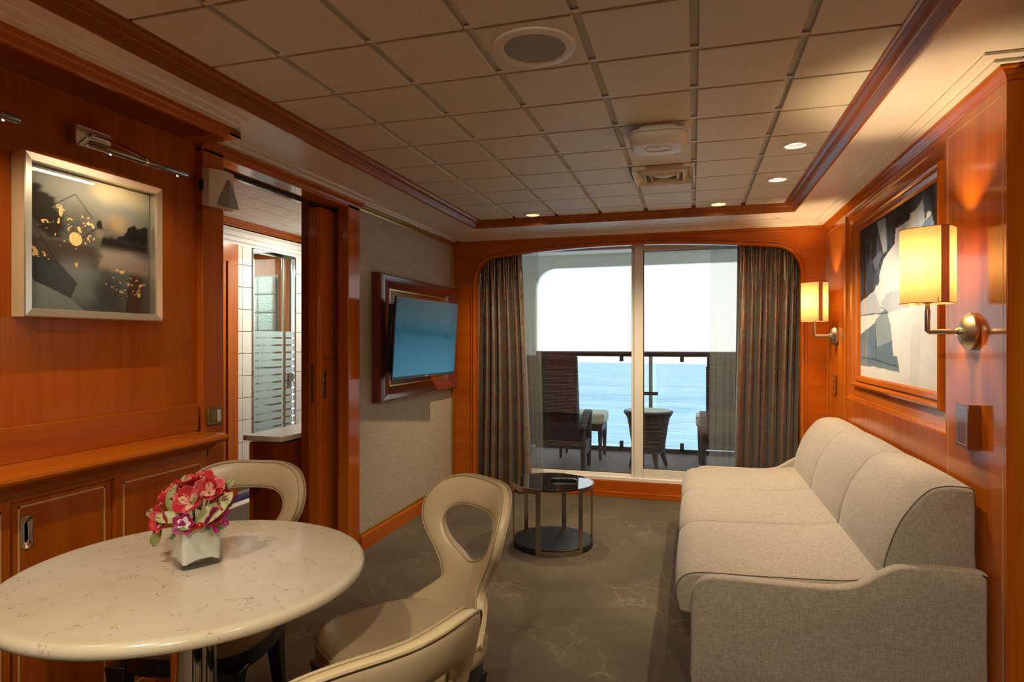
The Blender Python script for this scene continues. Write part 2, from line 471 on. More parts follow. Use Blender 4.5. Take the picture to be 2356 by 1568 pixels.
# vertex-painted artworks
for nm, ro, co in (('art_ink', .5, 0), ('art_collage', .5, 0)):
    m, nt, b = new_mat(nm); a = nt.nodes.new('ShaderNodeVertexColor'); a.layer_name = 'paint'
    nt.links.new(a.outputs[0], b.inputs['Base Color']); setp(b, rough=.7, spec=.08)
# ================================================================== STRUCTURE
S = 2.175; C = 2.206; XL = -2.0; XR = .94; YW = 5.05; YB = -1.7
fl = MB().box(-3.45, 2.3, YB, 5.36, -.05, 0)
struct(fl.build('floor', M['carpet'], org=(0,0,0)), 'taupe carpet with pale branching vein pattern')

# --- ceiling: backing, soffit, tiles
ceil = tag(empty('ceiling', (-.475, 1.6, S)), 'beige square panel ceiling with recessed joints', None, None, 'structure')
MB().box(-1.62, .68, -1.3, 4.5, 2.2215, 2.26).build('ceiling_backing', M['ceiling_backing'], ceil)
sf = MB()
sf.box(-2.3, -1.585, YB, 5.1, S, 2.23); sf.box(.635, 2.3, YB, 5.1, S, 2.23)
sf.box(-1.585, .635, 4.465, 5.1, S, 2.23); sf.box(-1.585, .635, YB, -1.2, S, 2.23)
sf.build('soffit', M['soffit_white'], ceil)
def plate_hole(x0, x1, y0, y1, cx, cy, r, z0, z1, n=32):
    b = MB(); out = []; inn = []
    for i in range(n):
        a = 2*PI*(i+.5)/n; c_, s_ = math.cos(a), math.sin(a)
        tx = ((x1-cx) if c_ > 0 else (cx-x0))/abs(c_) if abs(c_) > 1e-9 else 1e9
        ty = ((y1-cy) if s_ > 0 else (cy-y0))/abs(s_) if abs(s_) > 1e-9 else 1e9
        t = min(tx, ty); out.append((cx+t*c_, cy+t*s_)); inn.append((cx+r*c_, cy+r*s_))
    # snap nearest samples to the corners
    for X, Y in ((x0,y0),(x1,y0),(x1,y1),(x0,y1)):
        k = min(range(n), key=lambda i: (out[i][0]-X)**2+(out[i][1]-Y)**2); out[k] = (X, Y)
    b.loft([[(p[0], p[1], z0) for p in out], [(p[0], p[1], z0) for p in inn], [(p[0], p[1], z1) for p in inn], [(p[0], p[1], z1) for p in out]], closed=True)
    # loft runs loops of n; faces between successive loops
    return b
TW = .3147; TD = .3153
cols_ = []
for i in range(7):
    r_ = -1.268+TW*i; l_ = r_-TW+.026
    cols_.append((max(l_, -1.522), min(r_, .574)))
rows_ = []
for r in range(-8, 10):
    f_ = 1.6955+TD*r; n_ = f_-TD+.011
    rows_.append((n_, min(f_, 4.402)))
DL = [(6, 13, 'cool'), (6, 15, 'cool'), (5, 17, 'amber'), (1, 17, 'amber')]     # tile column, row of the downlights
shared = {}
tiles = {}
for ci, (a, b_) in enumerate(cols_):
    for ri, (c, d) in enumerate(rows_):
        if ri == 14 and ci == 4: continue        # the air diffuser replaces this tile
        hole = [q for q in DL if q[0] == ci and q[1] == ri]
        if hole:
            cx, cy = (a+b_)/2, (c+d)/2
            o = plate_hole(a, b_, c, d, cx, cy, .047, C, C+.014).build('ceiling_tile', M['tile_white'], ceil)
        else:
            key = (round(b_-a, 4), round(d-c, 4))
            if key not in shared:
                t = MB().box(-key[0]/2, key[0]/2, -key[1]/2, key[1]/2, 0, .016)
                o = t.build('ceiling_tile', M['tile_white'], None, bevel=.0025, seg=2, org=(0,0,0)); o.parent = ceil; shared[key] = o
            else:
                o = shared[key].copy(); COL.objects.link(o)
            o.location = Vector(((a+b_)/2, (c+d)/2, C))-Vector(ORG['ceiling'])
# metal cross clips between the tiles, at each crossing of the wide channels
clip = MB().box(-.013, .013, -.007, .007, 0, .003).build('joint_clip', M['soffit_white'], None, org=(0,0,0)); clip.parent = ceil
first = True
for ci in range(6):
    for ri in range(4, 17):
        o = clip if first else clip.copy()
        if not first: COL.objects.link(o)
        first = False
        o.location = Vector((cols_[ci][1]+.013, rows_[ri][1]+.005, C+.008))-Vector(ORG['ceiling'])

# wooden cove moulding round the tile field
def rect_frame(x0, x1, y0, y1):
    return [lambda o_, z: (x0-o_, y0-o_, z), lambda o_, z: (x1+o_, y0-o_, z), lambda o_, z: (x1+o_, y1+o_, z), lambda o_, z: (x0-o_, y1+o_, z)]
prof = [(-.010, 2.228), (-.010, 2.205), (-.006, 2.202), (.004, 2.202), (.007, 2.196), (.016, 2.187), (.026, 2.183), (.029, 2.178), (.036, 2.178), (.040, 2.172),
        (.048, 2.166), (.052, 2.160), (.056, 2.157), (.066, 2.157), (.070, 2.161), (.070, 2.228)]
struct(MB().frame(prof, rect_frame(-1.53, .58, -1.2, 4.41)).build('trim_1', M['trim_wood'], smooth=True, angle=.5), 'stepped cherry wood moulding framing the ceiling panels')
# white bead just outside the wooden moulding
prof = [(.070, 2.176), (.070, 2.168), (.078, 2.164), (.086, 2.168), (.090, 2.176)]
struct(MB().frame(prof, rect_frame(-1.53, .58, -1.2, 4.41)).build('trim_2', M['soffit_white'], smooth=True), 'white bead beside the wooden ceiling moulding')
# white stepped crown plus cherry cornice along the walls
def steps(name, x0, x1, y0, y1, sx, sy, m, label):
    pass
st = MB()
for dx, z0 in ((.095, S-.009), (.055, S-.018)):
    st.box(XR-dx, XR+.02, 2.30-dx, YW+.02, z0, S+.005)          # right wall
    st.box(XR+.02, 2.3, 2.30-dx, 2.36, z0, S+.005)              # return to the right
    st.box(-1.93, XR-dx, YW-dx*.6, YW+.02, z0, S+.005)             # window wall
    st.box(-2.1, -1.99+dx, 2.0905, 3.47, z0, S+.005)              # over the cabin doorway
    st.box(-2.1, -2.0+dx*.6, 3.4705, YW, z0, S+.005)              # over the wallpaper
    st.box(-2.1, -1.785+dx, YB, 2.09, z0, S+.005)               # over the cabinet niche
struct(st.build('trim_3', M['soffit_white'], bevel=.003), 'white stepped crown moulding under the ceiling')
cn = MB()
pr = [(0, 2.118), (-.006, 2.118), (-.010, 2.126), (-.012, 2.132), (-.020, 2.140), (-.024, 2.147), (-.034, 2.150), (-.034, 2.157), (0, 2.157)]
cn.loft([[(XR+p[0]+.004, 2.30+p[0], p[1]) for p in pr], [(XR+p[0]+.004, YW+.02, p[1]) for p in pr]])
cn.loft([[(XR+p[0]+.004, 2.30+p[0], p[1]) for p in pr], [(2.3, 2.30+p[0], p[1]) for p in pr]])
struct(cn.build('trim_4', M['cherry_gloss_y'], smooth=True, angle=.5), 'cherry wood cornice along the sofa wall')
pr2 = [(0, 2.128), (.006, 2.128), (.010, 2.136), (.020, 2.142), (.028, 2.150), (.028, 2.157), (0, 2.157)]
cd = MB(); cd.loft([[(-1.99+p[0], 2.165, p[1]) for p in pr2], [(-1.99+p[0], 3.468, p[1]) for p in pr2]])
struct(cd.build('trim_5', M['cherry_gloss_y'], smooth=True, angle=.5), 'cherry wood cornice over the cabin doorway')
cg = MB(); cg.loft([[(XL+p[0]*.7, 3.466, p[1]-.004) for p in pr2], [(XL+p[0]*.7, YW, p[1]-.004) for p in pr2]])
struct(cg.build('trim_6', M['gold_trim'], smooth=True, angle=.5), 'thin gold beading above the wallpaper')
cw = MB(); cw.box(-2.0, XR, YW-.012, YW+.01, 2.137, 2.157); cw.box(-2.0, XR, YW-.006, YW+.01, 2.125, 2.137)
struct(cw.build('trim_7', M['cherry_gloss_x'], bevel=.003), 'narrow cherry beading over the balcony arch')
# slot air diffuser in the soffit by the window
ad = thing('slot_diffuser', (-.3, 4.78, S-.004), 'long narrow slotted air grille in white soffit above curtains', 'air grille')
for (a, b_) in ((-1.1, -.85), (-.28, -.02), (.36, .60)):
    MB().box(a, b_, 4.775, 4.782, S-.0015, S+.001).build('slot', M['gap_dark'], ad)
for k in range(16):
    x = -.82+k*.033
    MB().box(x, x+.008, 4.776, 4.783, S-.0015, S+.001).build('slot', M['gap_dark'], ad)
for k in range(9):
    x = .02+k*.036
    MB().box(x, x+.008, 4.776, 4.783, S-.0015, S+.001).build('slot', M['gap_dark'], ad)
MB().box(-1.15, .62, 4.762, 4.795, S-.001, S+.001).build('grille_plate', M['soffit_white'], ad)

# --- right wall
wr = tag(empty('wall_right', (1.0, 3.6, 0)), 'glossy cherry wood wall behind the sofa', None, None, 'structure')
MB().box(1.0, 1.06, 2.34, 5.4, 0, 2.23).build('wall_core', M['panel_dark_z'], wr)
MB().box(XR, 1.0, 2.30, 2.793, 0, 2.15).build('wall_panel', M['cherry_gloss_z'], wr, bevel=.002)
MB().box(XR, 1.0, 4.447, YW+.05, 0, 2.15).build('wall_panel', M['cherry_gloss_z'], wr, bevel=.002)
MB().box(XR+.002, 1.0, 2.795, 4.445, 0, .945).build('wall_panel', M['cherry_z'], wr, bevel=.002)
MB().box(XR+.002, 1.0, 2.795, 4.445, 2.10, 2.15).build('wall_panel', M['cherry_gloss_y'], wr, bevel=.002)
def inlay_rect(y0, y1, z0, z1, par, x=XR, w=.0026):
    for (a, b_, c, d) in ((y0, y0+w, z0, z1), (y1-w, y1, z0, z1), (y0, y1, z1-w, z1), (y0, y1, z0, z0+w)):
        MB().box(x-.0006, x+.001, a, b_, c, d).build('inlay_line', M['light_inlay'], par)
inlay_rect(2.323, 2.770, .08, 2.085, wr)
inlay_rect(4.470, 5.02, .08, 2.085, wr)
wt = tag(empty('wall_return', (1.5, 2.34, 0)), 'dark cherry wall at right edge past the sofa', None, None, 'structure')
MB().box(.962, 2.3, 2.34, 2.40, 0, 2.15).build('wall_core', M['panel_dark_z'], wt)
MB().box(.985, 2.3, 2.322, 2.345, 0, 2.12).build('wall_panel', M['panel_dark_z'], wt, bevel=.003)
struct(MB().box(2.3, 2.36, YB, 2.4, 0, 2.23).build('wall_near_right', M['cherry_z']), 'cherry wall beside the camera')
struct(MB().box(-2.3, 2.36, YB-.06, YB, 0, 2.23).build('wall_back', M['cherry_z']), 'cherry wall behind the camera')

# --- left wall: niche, post, doorway, wallpaper
wl = tag(empty('wall_left', (-2.05, 2.5, 0)), 'left wall with cherry niche, doorway casing and beige wallpaper', None, None, 'structure')
wn = tag(empty('wall_niche', (-2.05, .3, 0)), 'cherry wood niche wall above the low cabinet', None, None, 'structure')
MB().box(-2.10, -2.02, YB, 2.172, 0, 2.16).build('niche_panel', M['cherry_z'], wn)
MB().box(-2.06, -1.80, YB, 2.172, 2.14, 2.17).build('niche_top', M['panel_dark_y'], wn)
fb = [(-1.81, 2.118), (-1.795, 2.118), (-1.79, 2.128), (-1.782, 2.134), (-1.776, 2.146), (-1.768, 2.150), (-1.768, 2.157), (-1.81, 2.157)]
mb = MB(); mb.prism(fb, 'y', YB, 2.085); mb.box(-2.02, -1.80, 2.084, 2.172, 2.1395, 2.15)
mb.build('niche_fascia', M['cherry_gloss_y'], wn, smooth=True, angle=.5)
MB().box(-2.21, -1.99, 2.17, 2.295, 0, 2.13).build('door_post', M['cherry_z'], wl, bevel=.006, seg=3)
MB().box(-2.060, -1.99, 3.33, 3.465, 0, 2.13).build('door_casing', M['cherry_gloss_z'], wl, bevel=.004, seg=3)
MB().box(-2.21, -1.99, 2.17, 3.465, 2.111, 2.175).build('door_header', M['cherry_gloss_y'], wl, bevel=.002)
MB().box(-2.150, -2.118, 2.297, 3.33, 2.100, 2.1125).build('door_track', M['gap_dark'], wl)
wpn = 2
for k in range(2):
    y0 = 3.465+k*.80
    MB().box(-2.06, XL, y0, min(y0+.7985, 5.06), 0, 2.16).build('wallpaper_strip', M['grasscloth'], wl)
MB().box(-2.26, -2.20, 3.25, 5.06, 0, 2.2).build('pocket_lining', M['panel_dark_z'], wl)
MB().box(-2.30, -2.21, YB, 2.172, 0, 2.2).build('niche_lining', M['panel_dark_z'], wn)
bl = tag(empty('baseboard_left', (-1.985, 4.26, 0)), 'cherry baseboard with gold strip under wallpaper', None, None, 'structure')
mb = MB(); mb.prism([(-2.0, 0), (-1.974, 0), (-1.974, .086), (-1.982, .094), (-2.0, .094)], 'y', 3.465, YW); mb.build('board', M['cherry_gloss_y'], bl)
MB().box(-2.0, -1.988, 3.465, YW, .094, .112).build('gold_strip', M['gold_trim'], bl, bevel=.003)
cs = MB(); cs.box(-2.0, -1.984, YW-.03, YW, .112, 2.13); struct(cs.build('trim_8', M['gold_trim'], bevel=.004), 'thin gold corner strip beside the balcony arch')

# pocket door
pd = tag(empty('door_1', (-2.14, 3.5, 0)), 'cherry pocket sliding door with bronze lock', None, None, 'structure')
mb = MB(); mb.box(-2.185, -2.10, 3.205, 4.1, .01, 2.098); mb.build('door_leaf', M['cherry_gloss_z'], pd, bevel=.012, seg=3)
MB().tube([(-2.118, 3.203, .012), (-2.118, 3.203, 2.09)], .007, 8).build('edge_bead', M['cherry_gloss_z'], pd, smooth=True)
lp = MB().box(-2.102, -2.0965, 3.235, 3.262, .965, 1.135).build('flush_pull', M['lock_bronze'], pd, bevel=.002)
MB().box(-2.0968, -2.0955, 3.240, 3.257, 1.04, 1.115).build('pull_recess', M['gap_dark'], lp)
MB().box(-2.0968, -2.093, 3.243, 3.254, 1.07, 1.088).build('latch', M['brass_dark'], lp, bevel=.001)
MB().lathe([(0, .016), (.010, .014), (.011, .006), (.006, 0)], (-2.0985, 3.252, 1.205), 16, 'x').build('thumb_knob', M['brass_dark'], pd, smooth=True)
ep = MB().box(-2.162, -2.146, 3.2005, 3.206, .95, 1.17).build('latch_plate', M['lock_bronze'], pd)
MB().box(-2.158, -2.150, 3.1965, 3.202, 1.06, 1.10).build('latch_bolt', M['brass_dark'], ep, bevel=.001)

# --- window wall with the arch
wf = tag(empty('wall_front', (-.53, YW, 0)), 'cherry wall with wide arched opening to balcony', None, None, 'structure')
AX0, AX1 = -1.79, .77; AC = (AX0+AX1)/2; AH = (AX1-AX0)/2
arch = []
def arch_z(t):   # flat arc
    return 2.075-.085*t*t
zc = arch_z(.86)
for i in range(9):
    a = PI-(PI/2)*i/8*1.0
    # elliptical corner from (AX0,1.80) to t=-.86
    arch.append((AX0+.14*AH*(1+math.cos(a))*1.0, 1.80+(zc-1.80)*math.sin(a)))
for i in range(1, 24):
    t = -.86+1.72*i/24; arch.append((AC+t*AH, arch_z(t)))
arch += [(2*AC-x, z) for x, z in arch[:9]][::-1]
wm = MB()
wm.box(-2.02, AX0, YW, YW+.07, 0, 2.2); wm.box(AX1, XR+.02, YW, YW+.07, 0, 2.2)
top = [(x, 2.2) for x, z in arch]
wm.loft([[(x, YW, z), (x, YW, 2.2), (x, YW+.07, 2.2), (x, YW+.07, z)] for x, z in arch])
wm.build('arch_panel', M['cherry_x'], wf)
path = [(AX0, YW, .0)]+[(x, YW, z) for x, z in arch]+[(AX1, YW, .0)]
def arch_bead(off, r, yo, nm):
    P = []
    n = len(path)
    for i, p in enumerate(path):
        a = path[max(i-1, 0)]; b_ = path[min(i+1, n-1)]
        tx, tz = b_[0]-a[0], b_[2]-a[2]; L = math.hypot(tx, tz); nx, nz = -tz/L, tx/L
        P.append((p[0]+nx*off, p[1]+yo, p[2]+nz*off))
    MB().tube(P, r, 8).build(nm, M['cherry_gloss_z'], wf, smooth=True)
arch_bead(.012, .014, -.002, 'arch_bead'); arch_bead(.036, .008, 0, 'arch_bead')
mb = MB(); mb.box(-2.05, -1.90, YW+.07, 5.36, 0, 2.2); mb.box(.88, 1.0, YW+.07, 5.36, 0, 2.2); mb.box(-2.05, 1.0, YW+.07, 5.36, 2.13, 2.2)
mb.build('curtain_recess', M['panel_dark_z'], wf)
mb = MB(); mb.box(-1.9, .88, 5.27, 5.36, 0, .132); mb.box(-1.9, .88, 5.258, 5.275, 0, .045)
struct(mb.build('baseboard_front', M['cherry_x'], bevel=.003), 'cherry plinth below the balcony door')

w1 = tag(empty('window_1', (-.45, 5.33, .132)), 'white framed glass balcony door and fixed side pane', None, None, 'structure')
fw = M['frame_white']
MB().box(-1.9, .88, 5.285, 5.40, .132, .162).build('sill', fw, w1, bevel=.004)
MB().box(-1.9, -.494, 5.345, 5.40, .162, .182).build('bottom_rail', fw, w1, bevel=.003)
MB().box(-1.9, .88, 5.335, 5.40, 2.085, 2.135).build('head_rail', fw, w1, bevel=.003)
MB().box(-.497, -.452, 5.32, 5.40, .162, 2.135).build('fixed_stile', fw, w1, bevel=.003)
MB().box(-.472, -.398, 5.30, 5.345, .162, 2.10).build('sash_stile', fw, w1, bevel=.004)
MB().box(-.398, .80, 5.30, 5.345, .155, .240).build('sash_bottom_rail', fw, w1, bevel=.004)
MB().box(-.398, .80, 5.30, 5.345, 2.052, 2.10).build('sash_top_rail', fw, w1, bevel=.004)
MB().box(.80, .88, 5.30, 5.345, .155, 2.10).build('sash_stile', fw, w1, bevel=.004)
for (a, b_, c, d) in ((-.400, -.392, .236, 2.056), (-.398, .80, .236, .243), (-.398, .80, 2.049, 2.056)):
    MB().box(a, b_, 5.303, 5.33, c, d).build('gasket', M['rubber_black'], w1)
MB().box(-1.9, -.497, 5.362, 5.38, .180, .187).build('gasket', M['rubber_black'], w1)
MB().box(-1.9, -.49, 5.368, 5.374, .18, 2.09).build('pane', M['window_glass'], w1)
MB().box(-.398, .80, 5.318, 5.324, .24, 2.055).build('pane', M['window_glass'], w1)

# --- balcony
dk = tag(empty('floor_balcony', (-.5, 6.5, -.03)), 'purplish shade-toned plank deck of the balcony', None, None, 'structure')
MB().box(-3.2, 2.2, 5.38, 7.75, -.10, -.045).build('deck_base', M['gap_dark'], dk)
for k in range(22):
    y0 = 5.42+k*.105
    o = MB().box(-3.2, 2.2, y0, y0+.099, -.045, -.02).build('plank', M['deck_teak_shaded'], dk) if k == 0 else None
    if k == 0: p0 = o
    else:
        o = p0.copy(); COL.objects.link(o); o.location = (random.uniform(-.0, .0), k*.105, 0)
wb = tag(empty('wall_balcony', (-.5, 7.62, -.1)), 'white ship side framing the balcony opening', None, None, 'structure')
# opening with a rounded corner: header and side post
R_ = .26; ox, oz = -1.89, 2.205
poly = [(ox, -.3), (ox, oz-R_)]+[(ox+R_-R_*math.cos(a), oz-R_+R_*math.sin(a)) for a in [PI/2*i/10 for i in range(1, 10)]]+[(ox+R_, oz), (2.4, oz+.02), (2.4, 2.7), (-3.4, 2.7), (-3.4, -.3)]
mb = MB(); mb.prism(poly, 'y', 7.58, 7.66); mb.build('side_plating', M['ship_white'], wb)
struct(MB().box(-3.4, 2.4, 5.40, 7.60, 2.36, 2.42).build('ceiling_balcony', M['ship_white']), 'white balcony ceiling')
struct(MB().box(-3.4, 2.4, 5.36, 5.42, 2.13, 2.40).build('wall_balcony_head', M['ship_white']), 'white wall over balcony door')
mb = MB(); mb.box(-3.4, -1.9, 5.36, 5.42, -.1, 2.2); struct(mb.build('wall_balcony_left', M['ship_white']), 'white outer wall beside balcony door')
mb = MB(); mb.box(.86, 2.4, 5.36, 5.42, -.1, 2.2); struct(mb.build('wall_balcony_right', M['ship_white']), 'white outer wall beside balcony door at right')
rl = thing('balcony_railing', (-.4, 7.62, -.02), 'glass panel balcony railing with dark wooden handrail', 'railing')
MB().tube([(-1.89, 7.62, 1.15), (2.2, 7.62, 1.15)], .032, 12).build('handrail', M['rail_wood'], rl, smooth=True)
for x in (-.484, 1.0):
    p = MB().box(x-.022, x+.022, 7.61, 7.65, -.02, 1.13).build('rail_post', M['rail_steel'], rl, bevel=.003)
    MB().box(x-.085, x+.085, 7.595, 7.625, .66, .70).build('pane_clamp', M['clip_dark'], p, bevel=.003)
for x in (-1.55, -.83, -.125, .60):
    MB().box(x-.022, x+.022, 7.60, 7.645, 1.06, 1.125).build('glass_clip', M['clip_dark'], rl, bevel=.002)
    MB().box(x-.022, x+.022, 7.60, 7.645, .0, .10).build('glass_clip', M['clip_dark'], rl, bevel=.002)
MB().box(-1.89, 2.2, 7.60, 7.645, -.02, .028).build('toe_rail', M['clip_dark'], rl)
for (a, b_) in ((-1.87, -.56), (-.42, .93), (1.07, 2.2)):
    MB().box(a, b_, 7.618, 7.626, .05, 1.10).build('glass_panel', M['rail_glass'], rl)
sea = MB(); sea.grid([[(-9000, 20, 0), (9000, 20, 0)], [(-9000, 14000, 0), (9000, 14000, 0)]])
so = sea.build('sea', M['sea_water'], org=(0,0,0)); so.location = (0, 0, -14); so.rotation_euler = (-.0345, .008, 0)
tag(so, 'pale blue sea with fine ripples under the bright sky', 'sea', None, 'stuff')

# --- room beyond the doorway
XS = -3.7
wbr = tag(empty('wall_bathroom', (XS, 4.6, 0)), 'bathroom front with white tiles and wood panel', None, None, 'structure')
MB().box(XS-.05, XS, 3.2, 4.428, 0, 2.12).build('wood_panel', M['cherry_z'], wbr)
MB().box(XS-.005, XS+.012, 4.30, 4.345, 0, 1.97).build('wood_stile', M['cherry_gloss_z'], wbr)
MB().box(XS-.07, XS-.012, 4.43, 4.607, 0, 2.12).build('tile_backing', M['grout'], wbr)
MB().box(XS-.07, XS-.012, 5.225, 5.34, 0, 2.12).build('tile_backing', M['grout'], wbr)
MB().box(XS-.05, XS, 5.45, 6.1, 0, 2.12).build('tile_backing', M['tile_ceramic'], wbr)
TH = .190
for k in range(11):
    z0 = .06+k*TH
    for (a, b_) in ((4.432, 4.483), (4.487, 4.603)):
        MB().box(XS-.014, XS, a, b_, z0, min(z0+TH-.005, 2.12)).build('tile', M['tile_ceramic'], wbr, bevel=.0015)
    MB().box(XS-.014, XS, 5.236, 5.331, z0, min(z0+TH-.005, 2.12)).build('tile', M['tile_ceramic'], wbr, bevel=.0015)
struct(MB().box(-5.6, XS-.05, 6.02, 6.1, 0, 2.3).build('wall_shower_back', M['cherry_z']), 'wood lined wall behind the shower')
struct(MB().box(-5.6, -5.5, 3.2, 6.1, 0, 2.3).build('wall_shower_side', M['tile_ceramic']), 'white wall inside the bathroom')
struct(MB().box(-5.6, -2.2, 1.3, 1.36, 0, 2.3).build('wall_corridor', M['cherry_z']), 'cherry wall of the corridor')
struct(MB().box(-3.75, -2.2, 6.0, 6.1, 0, 2.3).build('wall_dressing', M['bath_white']), 'white wall at end of dressing area')
struct(MB().box(-3.75, -3.70, 1.36, 3.2, 0, 2.3).build('wall_corridor_side', M['cherry_z']), 'cherry wall across the corridor')
struct(MB().box(-5.6, -3.47, 1.36, 6.1, -.05, -.002).build('floor_bathroom', M['blue_tile']), 'dark blue tiled bathroom floor')
struct(MB().box(-3.52, -3.44, 3.2, 6.0, -.02, .012).build('trim_9', M['threshold_stone'], bevel=.004), 'pale stone bathroom threshold')
cb = tag(empty('ceiling_bathroom', (-3.4, 3.8, 2.3)), 'white panelled ceiling of the dressing area', None, None, 'structure')
MB().box(-5.6, -2.2, 1.3, 6.1, 2.332, 2.36).build('ceiling_backing', M['soffit_white'], cb)
for i in range(5):
    for j in range(14):
        x0 = -2.56-(i+1)*.215; y0 = 1.7+j*.29
        if i == 4 and x0 < -3.66: x0 = -3.64
        o = MB().box(x0, -2.56-i*.215-.006, y0, y0+.284, 2.316, 2.335)
        o.build('ceiling_tile', M['bath_white'], cb)
MB().box(-2.56, -2.2, 1.3, 6.1, 2.26, 2.34).build('soffit', M['soffit_white'], cb)
MB().box(-2.60, -2.54, 1.3, 6.1, 2.275, 2.33).build('soffit_step', M['soffit_white'], cb, bevel=.004)
pr = [(XS+.02, 2.335), (XS+.09, 2.335), (XS+.09, 2.322), (XS+.07, 2.315), (XS+.07, 2.300), (XS+.05, 2.295), (XS+.05, 2.278), (XS+.03, 2.270), (XS+.03, 2.250), (XS+.01, 2.245)]
struct(MB().prism(pr, 'y', 3.2, 6.0).build('trim_10', M['cherry_gloss_y']), 'reddish wood moulding under the dressing area ceiling')
pr = [(XS-.07, 2.26), (XS+.03, 2.26), (XS+.03, 2.235), (XS+.02, 2.225), (XS+.02, 2.19), (XS+.010, 2.18), (XS+.010, 2.15), (XS-.002, 2.14), (XS-.002, 2.12), (XS-.07, 2.12)]
struct(MB().prism(pr, 'y', 3.2, 6.0).build('trim_11', M['bath_white']), 'white crown moulding above bathroom front')
# ================================================================== OBJECTS
# --- shower front, glass blocks, vanity beyond the doorway
sd = thing('shower_door', (XS, 4.91, 0), 'clear shower door with frosted stripes and chrome frame past the doorway', 'shower door')
for (a, b_) in ((4.610, 4.626), (5.20, 5.222)): MB().box(XS-.03, XS+.012, a, b_, .02, 2.11).build('frame_stile', M['chrome'], sd, bevel=.003)
MB().box(XS-.03, XS+.012, 4.626, 5.20, 2.085, 2.115).build('frame_rail', M['chrome'], sd, bevel=.003)
MB().box(XS-.03, XS+.012, 4.626, 5.20, .02, .05).build('frame_rail', M['chrome'], sd, bevel=.003)
MB().box(XS-.03, XS-.005, 5.05, 5.085, .05, 2.085).build('frame_stile', M['steel_brushed'], sd, bevel=.004)
MB().box(XS-.02, XS-.014, 4.626, 5.20, .05, 2.085).build('pane', M['shower_glass'], sd)
z = 1.395
for k in range(18):
    h = .052
    MB().box(XS-.013, XS-.0115, 4.63, 5.195, z-h, z).build('frosted_stripe', M['frost'], sd); z -= .068
h_ = MB().box(XS-.012, XS+.02, 5.10, 5.17, .92, 1.0).build('hinge', M['chrome'], sd, bevel=.003)
sp2 = thing('shower_panel', (XS, 5.6, 0), 'second glass panel of shower at edge of the doorway view', 'glass panel')
MB().box(XS-.03, XS+.012, 5.342, 5.358, .02, 2.11).build('frame_stile', M['chrome'], sp2, bevel=.003)
MB().box(XS-.02, XS-.014, 5.358, 5.9, .02, 2.085).build('pane', M['shower_glass'], sp2)
gb = thing('glass_block_wall', (-4.7, 6.0, 0), 'wall of wavy glass blocks seen through the shower door', 'glass blocks')
MB().box(-5.40, -4.475, 6.005, 6.02, .0, 2.05).build('mortar', M['device_grey'], gb)
bk = None
for i in range(4):
    for j in range(9):
        x0 = -4.685-i*.205; z0 = .19+j*.205
        if bk is None: bk = MB().box(x0, x0+.195, 5.92, 6.004, z0, z0+.195).build('glass_block', M['block_glass'], gb, bevel=.018, seg=3)
        else:
            o = bk.copy(); COL.objects.link(o); o.location = (-i*.205, 0, j*.205)
vn = thing('vanity_cabinet', (-2.35, 3.5, 0), 'dark wood vanity unit with pale stone top past the doorway', 'vanity')
MB().box(-2.50, -2.265, 3.10, 5.2, .0, .715).build('body', M['panel_dark_z'], vn)
MB().box(-2.505, -2.48, 3.095, 5.2, .0, .712).build('corner_post', M['cherry_z'], vn)
MB().box(-2.53, -2.265, 3.07, 5.2, .725, .755).build('stone_top', M['stone_cream'], vn, bevel=.005)
ml = thing('mirror_stand', (-2.33, 3.62, .755), 'black turned stand with round mirror on the vanity top', 'mirror')
MB().lathe([(.05, 0), (.05, .008), (.012, .016), (.009, .05), (.016, .06), (.008, .075), (.016, .09), (.008, .105), (.014, .12), (.007, .135), (.007, .20)], (-2.33, 3.62, .755), 16).build('stem', M['black_plastic'], ml, smooth=True)
MB().lathe([(0, -.01), (.075, -.008), (.08, 0), (.075, .008), (0, .01)], (-2.33, 3.62, 1.03), 24, 'y').build('mirror_disc', M['black_plastic'], ml, smooth=True)
bt = thing('bathroom_ceiling_lamp', (-3.0, 3.4, 2.30), 'flat white ceiling lamp out of view past the doorway', 'ceiling lamp')
MB().lathe([(.13, .018), (.13, .0), (.12, -.004), (0, -.006)], (-3.0, 4.98, 2.312), 24).build('diffuser', M['bath_lamp'], bt)
lamp('bathroom_light', 'AREA', (-3.0, 4.98, 2.29), 30, (1, .94, .84), .26, (-3.0, 4.98, 0), bt)
MB().lathe([(.10, .018), (.10, .0), (.09, -.004), (0, -.006)], (-4.6, 5.2, 2.32), 24).build('diffuser', M['bath_lamp'], bt)
lamp('shower_light', 'AREA', (-4.6, 5.2, 2.29), 22, (.92, 1, .96), .2, (-4.6, 5.2, 0), bt)

# --- low cabinet in the niche
ct = MB()
pc = [(-2.018, .897), (-1.84, .897), (-1.826, .899), (-1.815, .906), (-1.811, .914), (-1.815, .923), (-1.826, .930), (-1.84, .932), (-2.018, .932)]
ct.prism(pc, 'y', YB+.002, 2.118)
cto = thing('counter_top', (-1.92, .3, .897), 'long cherry counter top with rounded front edge below silver framed picture', 'counter')
ct.build('slab', M['cherry_gloss_y'], cto, smooth=True, angle=.5)
MB().box(-2.018, -1.99, YB+.002, 2.148, .932, 1.042).build('backsplash', M['cherry_y'], cto, bevel=.002)
mb = MB(); mb.prism([(-2.0, .868), (-1.885, .868), (-1.878, .876), (-1.862, .884), (-1.852, .897), (-2.0, .897)], 'y', YB, 2.10)
mb.build('cove_moulding', M['cherry_gloss_y'], cto, smooth=True, angle=.5)
cbn = thing('low_cabinet', (-1.96, .3, 0), 'low cherry cabinet with sliding doors and pale inlay lines', 'cabinet')
MB().box(-2.018, -1.925, YB+.002, 2.098, .0, .845).build('body', M['panel_dark_y'], cbn)
MB().box(-1.93, -1.897, YB, 2.098, .838, .868).build('top_rail', M['cherry_y'], cbn)
